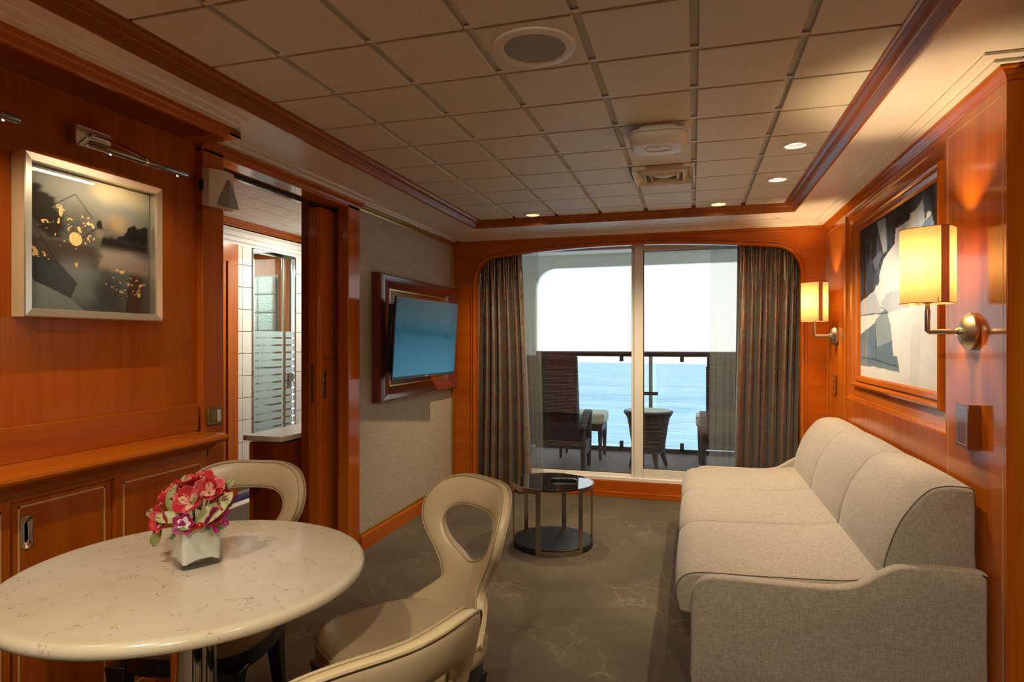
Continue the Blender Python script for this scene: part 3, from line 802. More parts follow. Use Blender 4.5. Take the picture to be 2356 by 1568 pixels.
MB().box(-1.93, -1.897, YB, 2.098, .0, .05).build('plinth', M['panel_dark_y'], cbn)
MB().box(-1.93, -1.897, 2.092, 2.103, .05, .868).build('end_stile', M['cherry_z'], cbn)
def cab_door(y0, y1, x, pull):
    dr = MB().box(x-.016, x, y0, y1, .055, .838).build('door', M['cherry_z'], cbn, bevel=.0015)
    MB().box(x-.001, x+.0006, y0+.032, y1-.032, .098, .812).build('door_panel', M['cherry_z'], dr)
    w = .0055; a, b_, c, d = y0+.029, y1-.026, .095, .817
    for q in ((a, a+w, c, d), (b_-w, b_, c, d), (a, b_, d-w, d), (a, b_, c, c+w)):
        MB().box(x-.0006, x+.0012, *q).build('inlay_line', M['light_inlay'], dr)
    if pull is not None:
        n = 16; outl = []; 
        for i in range(n*2):
            t = 2*PI*i/(n*2); cy_ = .033 if math.sin(t) > 0 else -.033
            outl.append((math.cos(t)*.0155, math.sin(t)*.0155+cy_))
        pth = [(x+.001, pull+p[0], .737+p[1]) for p in outl]
        pb = MB(); pb.loft([[(x+.0005, pull+p[0]*1.15, .737+p[1]*1.07) for p in outl], [(x+.004, pull+p[0]*1.12, .737+p[1]*1.05) for p in outl], [(x+.004, pull+p[0]*.92, .737+p[1]*.97) for p in outl],
                           [(x+.0008, pull+p[0]*.66, .737+p[1]*.86) for p in outl], [(x+.0006, pull+p[0]*.3, .737+p[1]*.6) for p in outl]])
        pb.build('recessed_pull', M['chrome'], dr, smooth=True)
cab_door(1.673, 2.090, -1.897, None)
cab_door(1.332, 1.672, -1.911, 1.385)
cab_door(.95, 1.331, -1.897, None)
cab_door(.60, .949, -1.911, .65)

# --- silver framed picture with its lamp
ya, yb, za, zb = 1.420, 1.937, 1.382, 1.892
pf = thing('framed_ink_picture', (-2.0, 1.68, za), 'square abstract ink picture with gold flecks in silver box frame on left wall', 'picture')
def yz_frame(y0, y1, z0, z1):
    return [lambda o_, x: (x, y0-o_, z0-o_), lambda o_, x: (x, y1+o_, z0-o_), lambda o_, x: (x, y1+o_, z1+o_), lambda o_, x: (x, y0-o_, z1+o_)]
pr = [(0, -2.02), (0, -1.966), (-.002, -1.963), (-.024, -1.968), (-.026, -1.974), (-.026, -2.005), (-.03, -2.005), (-.03, -2.02)]
MB().frame(pr, yz_frame(ya, yb, za, zb)).build('frame', M['silver_leaf'], pf)
MB().frame([(.0008, -2.019), (.0008, -1.967), (-.001, -1.967), (-.001, -2.019)], yz_frame(ya, yb, za, zb)).build('frame_edge', M['frame_side'], pf)
def painted(name, mat, par, n, m, fn, P):
    b_ = MB(); b_.grid([[P(j/(n-1), i/(m-1)) for j in range(n)] for i in range(m)])
    o = b_.build(name, mat, par)
    U, V = np.meshgrid(np.linspace(0, 1, n), np.linspace(0, 1, m))
    col = fn(U, V); col = np.clip(col, 0, 1)
    at = o.data.color_attributes.new('paint', 'FLOAT_COLOR', 'POINT')
    at.data.foreach_set('color', np.concatenate([col.reshape(-1, 3), np.ones((n*m, 1))], 1).astype(np.float32).ravel())
    return o
RNG = np.random.RandomState(5)
def vnoise(U, V, f, seed=0, oct=4):
    out = np.zeros_like(U); amp = 1; tot = 0
    for k in range(oct):
        r = np.random.RandomState(seed+k*17); n = 64; G = r.rand(n, n)
        x = U*f; y = V*f; xi = np.floor(x).astype(int); yi = np.floor(y).astype(int); fx = x-xi; fy = y-yi
        fx = fx*fx*(3-2*fx); fy = fy*fy*(3-2*fy)
        g = lambda a, b: G[a % n, b % n]
        out += amp*((g(xi, yi)*(1-fx)+g(xi+1, yi)*fx)*(1-fy)+(g(xi, yi+1)*(1-fx)+g(xi+1, yi+1)*fx)*fy)
        tot += amp; amp *= .55; f *= 2.1
    return out/tot
def inpoly(U, V, poly):
    r = np.zeros(U.shape, bool); n = len(poly)
    for i in range(n):
        x0, y0 = poly[i]; x1, y1 = poly[(i+1) % n]
        c_ = ((y0 > V) != (y1 > V)); xx = (x1-x0)*(V-y0)/((y1-y0) if y1 != y0 else 1e-9)+x0
        r ^= (c_ & (U < xx))
    return r
def sm(a, b_, x): t = np.clip((x-a)/(b_-a), 0, 1); return t*t*(3-2*t)
def lay(c, mask, col): return c*(1-mask[..., None])+np.array(col)*mask[..., None]
def seg_d(U, V, a, b_):
    ax, ay = a; bx, by = b_; t = np.clip(((U-ax)*(bx-ax)+(V-ay)*(by-ay))/((bx-ax)**2+(by-ay)**2), 0, 1)
    return np.hypot(U-ax-t*(bx-ax), V-ay-t*(by-ay))
def ink(U, V):
    n1 = vnoise(U, V, 3, 1); n2 = vnoise(U, V, 9, 4); n3 = vnoise(U, V, 44, 9, 2); n4 = vnoise(U*.4+V*.3, V*3-U, 10, 60)
    Uw = U+(n2-.5)*.12; Vw = V+(n1-.5)*.12
    c = np.zeros(U.shape+(3,))+np.array((.085, .078, .066))+((n1-.5)*.05)[..., None]
    c = lay(c, sm(.58, .98, Vw), (.25, .25, .225))
    c = lay(c, sm(.80, 1.0, Vw)*sm(.40, .62, Uw), (.56, .46, .30))
    c = lay(c, sm(.50, .40, Uw)*sm(.86, .6, Vw)*sm(.50, .62, Vw)*.55, (.05, .048, .045))
    # pale washes right of centre and a dark brown veil across the left half
    c = lay(c, sm(.53, .58, Uw)*sm(.50, .44, Vw)*sm(.27, .36, Vw), (.25, .195, .17))
    c = lay(c, sm(.55, .48, U)*sm(.52, .49, V+.03*U)*sm(.33, .36, V+.03*U)*.75, (.045, .032, .022))
    c = lay(c, sm(.36, .30, V+.03*U)*(1-.6*sm(.6, .95, U)), (.095, .11, .115))
    c = lay(c, sm(.26, .06, np.hypot((Uw-.36)/1.1, Vw-.20))*.8, (.20, .205, .205))
    c = lay(c, sm(.20, .05, np.hypot((Uw-.62), (Vw-.12)*.8))*.8, (.045, .045, .045))
    # black feather at left, dark mass at right
    d1 = np.hypot((U-.11-.5*(.70-V))*1.0, (V-.70)*.75)+(n4-.5)*.10
    c = lay(c, sm(.155, .105, d1)*.97, (.016, .012, .009))
    top = .60+.10*sm(.60, .55, U)+.13*sm(.74, .86, U)+(n2-.5)*.12
    f2 = sm(.525, .55, Uw)*sm(1.0, .97, U)*sm(.485, .50, V-.02*n4)*sm(0, -.02, V-top)
    c = lay(c, f2, (.010, .008, .008))
    c = lay(c, f2*sm(.54, .50, V)*.55, (.06, .05, .022))
    c = lay(c, sm(.05, .02, np.hypot(U-.555, (V-.60)))*.9, (.17, .13, .11))
    c = lay(c, sm(.15, .0, np.hypot((Uw-.72)*.8, (Vw-.70)*1.3+(n4-.5)*.1))*.6*(1-f2), (.36, .23, .11))
    # brown wash lower right, blue-grey facets lower left
    c = lay(c, sm(.795, .80, U-.12*(V-.2))*sm(.975, .90, U)*sm(.33, .28, V)*.8, (.060, .028, .010))
    pl = inpoly(U, V, [(0, .37), (.055, .19), (.18, .145), (.32, .085), (.37, .20), (.22, .35)]).astype(float)
    c = lay(c, pl*.75, (.028, .030, .031))
    pl = inpoly(U, V, [(0, .28), (.055, .19), (.18, .145), (.32, .085), (.42, 0), (0, 0)]).astype(float)
    c = lay(c, pl*.92, (.215, .24, .235))
    # pencil diamond
    for a, b_ in (((.355, .86), (.17, .73)), ((.355, .86), (.49, .71)), ((.22, .62), (.315, .535)), ((.40, .535), (.54, .65)), ((0, .67), (.22, .33))):
        c = lay(c, (seg_d(U, V, a, b_) < .0034).astype(float)*.8, (.012, .012, .012))
    # gold leaf: a disc and scattered flecks
    gold = (.66, .40, .17)
    fl_ = np.zeros(U.shape)
    for (x, y, rx, ry, t) in ((.235, .745, .022, .016, .42), (.245, .705, .014, .032, .40), (.13, .62, .025, .014, .46), (.20, .640, .012, .016, .5), (.315, .665, .022, .010, .46), (.35, .70, .02, .010, .5), (.40, .675, .05, .016, .58),
                         (.445, .66, .03, .016, .55), (.49, .645, .014, .035, .46), (.47, .69, .03, .02, .62), (.505, .59, .03, .012, .6), (.03, .405, .045, .03, .36), (.085, .385, .05, .026, .42), (.135, .362, .035, .016, .47),
                         (.365, .345, .012, .026, .42), (.40, .42, .01, .01, .5), (.70, .33, .015, .01, .45), (.745, .325, .026, .016, .48), (.655, .20, .022, .008, .42), (.875, .27, .014, .010, .45), (.905, .205, .012, .028, .34),
                         (.90, .15, .016, .022, .36), (.955, .235, .026, .009, .42), (.92, .225, .018, .016, .46), (.80, .235, .012, .010, .45), (.73, .165, .01, .008, .5), (.60, .215, .02, .02, .64), (.42, .60, .10, .10, .74), (.30, .60, .16, .16, .75), (.75, .20, .14, .10, .75)):
        fl_ = np.maximum(fl_, (np.hypot((U-x)/rx, (V-y)/ry) < 1)*(n3 > t))
    c = lay(c, fl_.astype(float), gold)
    d_ = np.hypot(U-.357, V-.528); c = lay(c, (d_ < .050)*(1-.5*((n3 > .60)*(U > .365))), (.70, .44, .20))
    return c*.85
painted('canvas', M['art_ink'], pf, 210, 210, ink, lambda u, v: (-2.0, ya+.028+u*(yb-ya-.056), za+.028+v*(zb-za-.056)))
MB().box(-1.9835, -1.9815, ya+.026, yb-.026, za+.026, zb-.026).build('glazing', M['art_glass'], pf)

def picture_light(loc_y, label):
    t = thing('picture_light', (-2.02, loc_y, 1.96), label, 'picture light', 'picture lights on the left wall')
    MB().box(-2.02, -1.985, loc_y-.066, loc_y+.066, 1.966, 2.036).build('back_plate', M['chrome'], t, bevel=.002)
    MB().lathe([(.008, -.016), (.010, 0), (.008, .016)], (-1.972, loc_y, 2.012), 12, 'y').build('swivel', M['chrome'], t, smooth=True)
    for dy in (-.012, .012):
        MB().tube([(-1.975, loc_y+dy, 2.012), (-1.88, loc_y+dy*.9+.012, 1.975), (-1.785, loc_y+dy*.6+.02, 1.925)], .004, 8).build('arm', M['chrome'], t, smooth=True)
    y0, y1 = loc_y-.18, loc_y+.192
    tb = MB().lathe([(0, y0-loc_y-.010), (.007, y0-loc_y-.007), (.0112, y0-loc_y), (.0112, y1-loc_y), (.007, y1-loc_y+.007), (0, y1-loc_y+.010)], (-1.78, loc_y, 1.912), 20, 'y').build('tube', M['steel_dark'], t, smooth=True)
    MB().lathe([(.0112, -.006), (.0122, -.004), (.0122, .004), (.0112, .006)], (-1.78, loc_y+.015, 1.912), 20, 'y').build('clamp_ring', M['chrome'], tb, smooth=True)
    for k in range(2):
        MB().lathe([(.003, 0), (.003, -.004), (0, -.0045)], (-1.787, loc_y-.11+k*.27, 1.9035), 10).build('led', M['led_glow'], tb)
    return t
plt = picture_light(1.668, 'chrome picture light above the silver framed ink picture')
lamp('picture_light_glow', 'AREA', (-1.80, 1.668, 1.895), 1.7, (1, .80, .50), .30, (-1.99, 1.668, 1.62), plt, shape='RECTANGLE', size_y=.012, spread=2.2)
plt2 = picture_light(1.075, 'rounded end of a second picture light at left edge')
lamp('picture_light_glow', 'AREA', (-1.80, 1.075, 1.895), 1.7, (1, .80, .50), .30, (-1.95, 1.075, 1.5), plt2, shape='RECTANGLE', size_y=.012, spread=2.6)
del plt['group']; del plt2['group']

# --- alarm sounder and switch on the door post
al = thing('alarm_sounder', (-1.97, 2.24, 1.87), 'cream curved wall sounder with grey fin on door post', 'alarm')
L_ = []
for i in range(9):
    t = i/8; y = 2.158+t*.152
    L_.append([(-1.985, y, 1.878), (-1.985+.032+.026*math.sin(PI*t*.9+.2), y, 1.872+.006*t), (-1.985+.032+.026*math.sin(PI*t*.9+.2), y, 2.032+.008*t), (-1.985, y, 2.036)])
MB().loft(L_).build('cover', M['device_cream'], al, bevel=.003)
fn = []
for i in range(10):
    t = i/9; w = .105*(t**.7)
    zc = 2.000-t*.118; yc = 2.245
    fn.append([(-1.930, yc-w*.55, zc), (-1.917+.012*t, yc-w*.2, zc-.004), (-1.921+.004*t, yc+w*.55, zc-.002), (-1.932, yc+w*.5, zc)])
MB().loft(fn).build('fin', M['device_grey'], al, smooth=True)
MB().box(-1.99, -1.975, 2.150, 2.160, 1.94, 1.985).build('clip', M['black_plastic'], al)
sw = thing('light_switch', (-1.985, 2.23, .95), 'bronze rocker light switch with pale half on door post', 'switch')
MB().box(-1.991, -1.978, 2.190, 2.268, .945, 1.018).build('plate', M['switch_bronze'], sw, bevel=.004)
MB().box(-1.980, -1.973, 2.205, 2.237, .958, 1.008).build('rocker', M['switch_bronze'], sw, bevel=.002)
MB().box(-1.980, -1.973, 2.238, 2.258, .958, 1.008).build('rocker', M['paper_white'], sw, bevel=.002)

# --- television and its wall frame
tf = thing('television_surround', (-1.98, 4.32, .9), 'rounded mahogany frame on wallpaper behind the television', 'frame')
pr = [(0, -1.998), (0, -1.986), (.06, -1.976), (.35, -1.955), (.65, -1.938), (.85, -1.935), (.95, -1.942), (1.0, -1.956), (1.0, -1.998)]
cor = [lambda o_, x: (x, 3.845-.215*o_, .995-.09*o_), lambda o_, x: (x, 4.80+.215*o_, .995-.09*o_), lambda o_, x: (x, 4.80+.215*o_, 1.663+.09*o_), lambda o_, x: (x, 3.845-.215*o_, 1.663+.09*o_)]
for i, nm in enumerate(('y', 'z', 'y', 'z')):
    MB().loft([[cor[i](*p) for p in pr], [cor[(i+1) % 4](*p) for p in pr]]).build('frame_member', M['mahogany_'+nm], tf, smooth=True, angle=.6)
MB().box(-1.9995, -1.992, 3.84, 4.805, .99, 1.668).build('back_panel', M['panel_dark_y'], tf)
MB().frame([(0, -1.992), (0, -1.981), (-.012, -1.981), (-.012, -1.992)], yz_frame(3.845, 4.80, .995, 1.663)).build('inner_lip', M['gold_trim'], tf)
tv = empty('television', (-1.788, 4.05, 1.322)); tag(tv, 'slim black television tilted from wall showing blue gradient', 'television')
ORG['television'] = (0, 0, 0)
w, h = .455, .270
MB().box(-w, w, 0, .012, -h, h).build('bezel', M['black_plastic'], tv, bevel=.003)
MB().box(-w+.03, w-.03, .010, .04, -h+.03, h-.03).build('rear_shell', M['black_plastic'], tv, bevel=.012)
q = MB(); q.grid([[(-w+.010, -.0015, -h+.022), (w-.010, -.0015, -h+.022)], [(-w+.010, -.0015, h-.010), (w-.010, -.0015, h-.010)]], [[(0,0),(1,0)],[(0,1),(1,1)]])
q.build('screen', M['tv_screen'], tv)
MB().box(-.018, .018, -.0022, 0, -h+.008, -h+.014).build('badge', M['device_grey'], tv)
MB().box(-.06, .06, .03, .14, -.10, .10).build('wall_arm', M['black_plastic'], tv, bevel=.004)
MB().box(-.42, -.30, .04, .075, -.22, .22).build('speaker_box', M['black_plastic'], tv, bevel=.004)
tv.rotation_euler = (.066, 0, math.atan2(.9, .068))

# --- right wall: collage in its panelled niche
wa = thing('framed_collage', (.97, 3.62, .945), 'tall blue and white torn paper collage in cherry panel frame above sofa', 'picture')
Y0, Y1, Z0, Z1 = 2.795, 4.445, .945, 2.10
y0, y1, z0, z1 = 2.959, 4.232, 1.097, 1.972
def xcor(k): return [(Y0+(y0-Y0)*k, Y1+(y1-Y1)*k, Z0+(z0-Z0)*k, Z1+(z1-Z1)*k)]
def cfr(fr):   # fr: list of (k, x) from niche edge (0) to picture edge (1)
    c_ = []
    for sy, sz in ((0, 0), (1, 0), (1, 1), (0, 1)):
        def f(k, x, sy=sy, sz=sz):
            a, b_, c, d = xcor(k)[0]; return (x, b_ if sy else a, d if sz else c)
        c_.append(f)
    return c_
prn = [(0, 1.0), (0, .944), (.02, .944), (.03, .950), (.10, .952), (.13, .958), (.50, .968), (.53, .958), (.56, .950), (.62, .946), (.68, .950), (.74, .962), (.78, .962), (.80, .956), (.94, .964), (1.0, .976), (1.0, 1.0)]
cc = cfr(prn)
for i, nm in enumerate(('y', 'z', 'y', 'z')):
    MB().loft([[cc[i](*p) for p in prn], [cc[(i+1) % 4](*p) for p in prn]]).build('frame_member', M['cherry_gloss_'+nm], wa, smooth=True, angle=.5)
def collage(U, V):
    n1 = vnoise(U, V, 3, 21); n2 = vnoise(U, V, 11, 25); ns = vnoise(U*7, V*1.2, 4, 31)
    jit = (vnoise(U, V, 30, 40, 2)-.5)*.012
    u, v = U+jit, V+jit*.8
    c = np.zeros(U.shape+(3,))+np.array((.035, .024, .020))
    c = lay(c, sm(.45, .8, ns*.6+n1*.5)*.8, (.10, .135, .19))
    c = lay(c, sm(.60, .45, V)*sm(.25, .0, U)*.8, (.10, .03, .008))
    st_ = inpoly(U, V, [(.274, .989), (.404, .984), (.422, .779), (.372, .773)]).astype(float); c = lay(c, st_*(.5+.5*n1), (.42, .47, .52))
    st_ = inpoly(U, V, [(.20, .76), (.33, .80), (.372, .773), (.25, .69)]).astype(float); c = lay(c, st_*.7, (.16, .19, .24))
    big = [(-.02, .464), (.016, .513), (.223, .555), (.308, .602), (.316, .656), (.372, .736), (.449, .774), (.522, .798), (.535, .887), (.596, .881), (.698, .890), (.71, .92), (.752, .92), (.809, .929), (.842, .959),
           (.848, .918), (.858, .853), (.874, .849), (.879, .88), (.895, .882), (.92, .869), (.933, .811), (.94, .817), (.95, .793), (.955, .70), (1.02, .62), (1.02, -.02), (-.02, -.02)]
    b_ = inpoly(u, v, big).astype(float)
    white = np.zeros_like(c)+np.array((.72, .72, .70))+((n2-.5)*.10)[..., None]
    c = c*(1-b_[..., None])+white*b_[..., None]
    def pl(poly, col, a=1.0, tex=.5):
        nonlocal c
        k = inpoly(u, v, poly).astype(float)*a*(1-tex+tex*2*np.clip(n1*.6+ns*.4, 0, 1)); c = lay(c, np.clip(k, 0, 1), col)
    pl([(.52, .80), (.55, .70), (.66, .72), (.66, .62), (.70, .89), (.54, .887)], (.60, .62, .64), .5)
    pl([(.75, .92), (.842, .959), (.858, .853), (.82, .813), (.77, .80)], (.50, .56, .62), .75)
    pl([(.82, .813), (.852, .843), (.879, .847), (.92, .857), (.95, .793), (.955, .70), (.86, .72)], (.20, .29, .40), 1)
    pl([(.0, .509), (.236, .552), (.306, .472), (.332, .433), (.431, .409), (.0, .416)], (.46, .48, .54), .85)
    pl([(.431, .406), (.70, .423), (.70, .623), (.609, .622), (.595, .529), (.431, .525), (.332, .473), (.383, .43)], (.42, .47, .53), .8)
    pl([(.70, .43), (.98, .45), (.98, .60), (.70, .60)], (.52, .55, .60), .6)
    pl([(.236, .552), (.26, .60), (.30, .52), (.306, .472)], (.70, .69, .68), 1, 0)
    pl([(0, .287), (.244, .354), (.254, .373), (.383, .43), (.431, .406), (.47, .335), (.511, .154), (.552, .15), (.588, .062), (.244, .072), (0, .07)], (.14, .20, .26), 1, .45)
    pl([(.254, .373), (.383, .43), (.431, .406), (.47, .335), (.49, .24), (.27, .20)], (.33, .39, .43), .7)
    for a, q in (((0, .13), (.3, .115)), ((.3, .115), (.58, .09)), ((.25, .36), (.26, .13)), ((0, .416), (.43, .409)), ((.33, .45), (.43, .41))):
        c = lay(c, (seg_d(u, v, a, q) < .004).astype(float)*.75, (.03, .04, .06))
    lw = sm(.12, .0, V)*.35; c = lay(c, lw, (.62, .58, .50))
    pl([(.70, .0), (.72, .33), (.83, .34), (.80, 0)], (.58, .58, .58), .5)
    return c
painted('canvas', M['art_collage'], wa, 150, 210, collage, lambda u, v: (.978, y1-u*(y1-y0), z0+v*(z1-z0)))

# --- wall sconces
def sconce():
    t = empty('wall_sconce', (0, 0, 0))
    MB().lathe([(.064, 0), (.066, -.006), (.066, -.014), (.060, -.020), (.046, -.032), (.026, -.040), (0, -.043)], (0, 0, 0), 32, 'x').build('wall_plate', M['nickel_satin'], t, smooth=True, angle=.5)
    MB().lathe([(.0, -.040), (.016, -.040), (.017, -.047), (.012, -.052), (0, -.052)], (0, 0, 0), 20, 'x').build('collar', M['chrome'], t, smooth=True)
    MB().lathe([(.004, -.006), (.004, -.030), (0, -.031)], (0, -.030, -.042), 10, 'x').build('toggle', M['nickel_satin'], t, smooth=True)
    MB().tube([(-.045, 0, 0), (-.135, 0, 0), (-.138, 0, .003), (-.138, 0, .075)], .0095, 12).build('arm', M['nickel_satin'], t, smooth=True)
    MB().tube([(-.138, 0, .074), (-.138, 0, .105)], .0075, 12).build('stem', M['nickel_satin'], t, smooth=True)
    MB().lathe([(.010, 0), (.020, .004), (.026, .012), (.026, .016), (0, .018)], (-.138, 0, .100), 20).build('lamp_holder', M['nickel_satin'], t, smooth=True)
    MB().lathe([(0, 0), (.014, .008), (.022, .035), (.018, .055), (0, .066)], (-.138, 0, .122), 16).build('bulb', M['bulb_glow'], t, smooth=True)
    a, b_, e_ = .112, .086, .104
    cr_, sr_ = math.cos(.20), math.sin(.20)
    rot_ = lambda x, y: (x*cr_-y*sr_, x*sr_+y*cr_)
    side = lambda s: [rot_(s*b_*(1-(y/a)**2), y) for y in [(-e_+2*e_*i/24) for i in range(25)]]
    z0, z1 = .100, .362
    sh = None
    for s in (-1, 1):
        mb = MB(); L = side(s)
        mb.grid([[(-.138+x, y, z0) for x, y in L], [(-.138+x, y, z1) for x, y in L]])
        o = mb.build('shade_side', M['shade_fabric'], t, smooth='all')
    for s in (-1, 1):
        w = b_*(1-(e_/a)**2)
        pa, pb_ = rot_(-w-.001, s*(e_+.0005)), rot_(w+.001, s*(e_+.0005)); pc_, pd_ = rot_(w+.001, s*(e_-.001)), rot_(-w-.001, s*(e_-.001))
        MB().prism([(-.138+p_[0], p_[1]) for p_ in (pa, pb_, pc_, pd_)], 'z', z0-.001, z1+.001).build('shade_strip', M['shade_strip'], t)
    rim = side(-1)+side(1)[::-1]
    for z in (z0, z1):
        MB().tube([(-.138+x, y, z) for x, y in rim], .0012, 6, closed=True).build('shade_rim', M['shade_strip'], t, smooth=True)
    MB().tube([(-.138, .10, .116), (-.138, -.10, .116)], .0012, 6).build('shade_wire', M['nickel_satin'], t)
    lamp('sconce_light', 'POINT', (-.138, 0, .235), 15.0, (1, .72, .40), .025, None, t)
    return t
s1 = sconce(); s1.location = (XR, 2.546, 1.339)
tag(s1, 'lit wall sconce with yellow fabric shade, nearer and larger one', 'wall lamp', 'sconces on the sofa wall')
s2 = copy_tree(s1); s2.location = (XR, 4.70, 1.341)
tag(s2, 'lit wall sconce with yellow fabric shade, farther one beside the curtain', 'wall lamp', 'sconces on the sofa wall')
def wall_box(y, z, w, h, d, label):
    t = thing('wall_socket_cover', (XR, y, z), label, 'socket cover')
    MB().box(XR-d, XR, y-w/2, y+w/2, z-h/2, z+h/2).build('cover', M['plate_brown'], t, bevel=.002)
    inlay_rect(y-w/2+.014, y+w/2-.014, z-h/2+.014, z+h/2-.014, t, XR-d, .0016)
wall_box(2.535, 1.010, .105, .155, .038, 'square brown wooden socket cover below the nearer wall lamp')
wall_box(4.74, 1.005, .105, .13, .012, 'flat brown wooden socket cover near the curtain')

# --- ceiling fittings
def downlight(ci, ri, kind, label, tilt=None):
    cx = (cols_[ci][0]+cols_[ci][1])/2; cy = (rows_[ri][0]+rows_[ri][1])/2
    t = thing('downlight', (cx, cy, C), label, 'downlight', 'recessed downlights')
    MB().lathe([(.047, .006), (.045, -.003), (.050, -.006), (.060, -.004), (.063, 0)], (cx, cy, C), 36, caps=False).build('trim_ring', M['fixture_white'], t, smooth=True)
    MB().lathe([(.047, -.002), (.043, .004), (.040, .008), (.028, .0125)], (cx, cy, C), 36, caps=False).build('reflector', M['fixture_white'], t, smooth=True)
    lr = .042 if kind == 'amber' else .031
    MB().lathe([(lr, .011), (.0, .010)], (cx, cy, C), 32).build('lamp_face', M['lamp_glow_amber' if kind == 'amber' else 'lamp_glow_cool'], t)
    return t, cx, cy
t, cx, cy = downlight(6, 13, 'cool', 'downlight with white reflector above sofa, nearest one'); lamp('downlight_beam', 'SPOT', (cx, cy, C-.008), 50, WARM2, .03, (cx+.35, cy, 0), t, cone=1.9, blend=.7)
t, cx, cy = downlight(6, 15, 'cool', 'downlight with white reflector above sofa, second from camera'); lamp('downlight_beam', 'SPOT', (cx, cy, C-.008), 50, WARM2, .03, (cx+.35, cy, 0), t, cone=1.9, blend=.7)
t, cx, cy = downlight(5, 17, 'amber', 'glowing amber downlight at window end, right hand one'); lamp('downlight_beam', 'SPOT', (cx, cy, C-.008), 70, WARM, .03, (cx, cy+.4, 0), t, cone=2.3, blend=.8)
t, cx, cy = downlight(1, 17, 'amber', 'glowing amber downlight at window end, left hand one'); lamp('downlight_beam', 'SPOT', (cx, cy, C-.008), 70, WARM, .03, (cx, cy+.4, 0), t, cone=2.3, blend=.8)
sx, sy = (cols_[3][0]+cols_[3][1])/2, (rows_[9][0]+rows_[9][1])/2
spk = thing('ceiling_speaker', (sx, sy, C), 'round white ceiling loudspeaker with mesh grille', 'speaker')
MB().lathe([(.128, 0), (.126, -.005), (.116, -.008), (.098, -.007), (.094, -.003)], (sx, sy, C), 48, caps=False).build('ring', M['fixture_white'], spk, smooth=True)
MB().lathe([(.095, -.003), (.0, -.0035)], (sx, sy, C), 48).build('grille', M['grille_grey'], spk)
ap = thing('access_point', (-.142, 2.745, C-.077), 'white rounded square wireless unit hanging from ceiling', 'ceiling unit')
def rsq(cx, cy, a, z, r=4.0, n=48):
    L = []
    for i in range(n):
        t = 2*PI*i/n; c_, s_ = math.cos(t), math.sin(t); k = (abs(c_)**r+abs(s_)**r)**(-1/r); L.append((cx+a*k*c_, cy+a*k*s_, z))
    return L
ax_, ay_ = -.142, 2.745
MB().loft([rsq(ax_, ay_, .105, C-.018), rsq(ax_, ay_, .118, C-.022), rsq(ax_, ay_, .121, C-.040), rsq(ax_, ay_, .118, C-.058), rsq(ax_, ay_, .108, C-.070), rsq(ax_, ay_, .095, C-.075), rsq(ax_, ay_, .072, C-.077),
           ]).build('cover', M['plastic_white'], ap, smooth=True)
MB().loft([rsq(ax_, ay_, .08, C-.001, 6), rsq(ax_, ay_, .08, C-.020, 6)]).build('bracket', M['plastic_white'], ap)
MB().loft([rsq(ax_, ay_, .1205, C-.0335), rsq(ax_, ay_, .1216, C-.035), rsq(ax_, ay_, .1205, C-.0365)]).build('seam', M['grille_grey'], ap)
mb = MB(); Lo = rsq(ax_, ay_, .058, C-.0775, 3.2); Li = rsq(ax_, ay_, .050, C-.0762, 3.2)
mb.loft([[(ax_+(p[0]-ax_), ay_+(p[1]-ay_)*.62, p[2]) for p in q] for q in (Lo, [(p[0]*.9+ax_*.1, p[1]*.9+ay_*.1, C-.0800) for p in Lo], Li)]); mb.build('recess_rim', M['plastic_white'], ap, smooth=True)
MB().lathe([(.004, 0), (.004, -.004), (0, -.005)], (ax_, ay_-.026, C-.077), 10).build('status_light', M['black_plastic'], ap)
dv = thing('air_diffuser', (-.15, 3.43, C-.03), 'white four way louvred air diffuser in ceiling', 'air vent')
dx0, dx1 = cols_[4][0]-.006, cols_[4][1]+.018; dy0, dy1 = rows_[14][0]-.0, rows_[14][1]
MB().box(dx0+.01, dx1-.01, dy0+.01, dy1-.01, C+.018, C+.022).build('duct_back', M['gap_dark'], dv)
for k, (o_, zz) in enumerate(((0, 0), (.034, .0), (.066, .0), (.098, 0))):
    a, b_, c, d = dx0+o_, dx1-o_, dy0+o_, dy1-o_
    z0 = C-.030+.000*k
    pr = [(0, z0+.046), (0, z0+.040), (.024, z0+.002), (.026, z0), (.028, z0+.003), (.006, z0+.044)]
    inn = [lambda o2, z, a=a, c=c: (a+o2, c+o2, z), lambda o2, z, b_=b_, c=c: (b_-o2, c+o2, z), lambda o2, z, b_=b_, d=d: (b_-o2, d-o2, z), lambda o2, z, a=a, d=d: (a+o2, d-o2, z)]
    if k == 0: pr = [(0, C), (0, C-.028), (.006, C-.030), (.030, C+.012), (.026, C+.014), (.008, C-.012)]
    if k < 3: MB().frame(pr, inn).build('louvre', M['fixture_white'], dv)
    else:
        cxx, cyy = (a+b_)/2, (c+d)/2
        mb = MB(); mb.add([(a, c, C-.008), (b_, c, C-.008), (b_, d, C-.008), (a, d, C-.008), (cxx, cyy, C-.030), (cxx, cyy, C)], [(0,1,4),(1,2,4),(2,3,4),(3,0,4),(1,0,5),(2,1,5),(3,2,5),(0,3,5)]); mb.build('centre_cone', M['fixture_white'], dv)
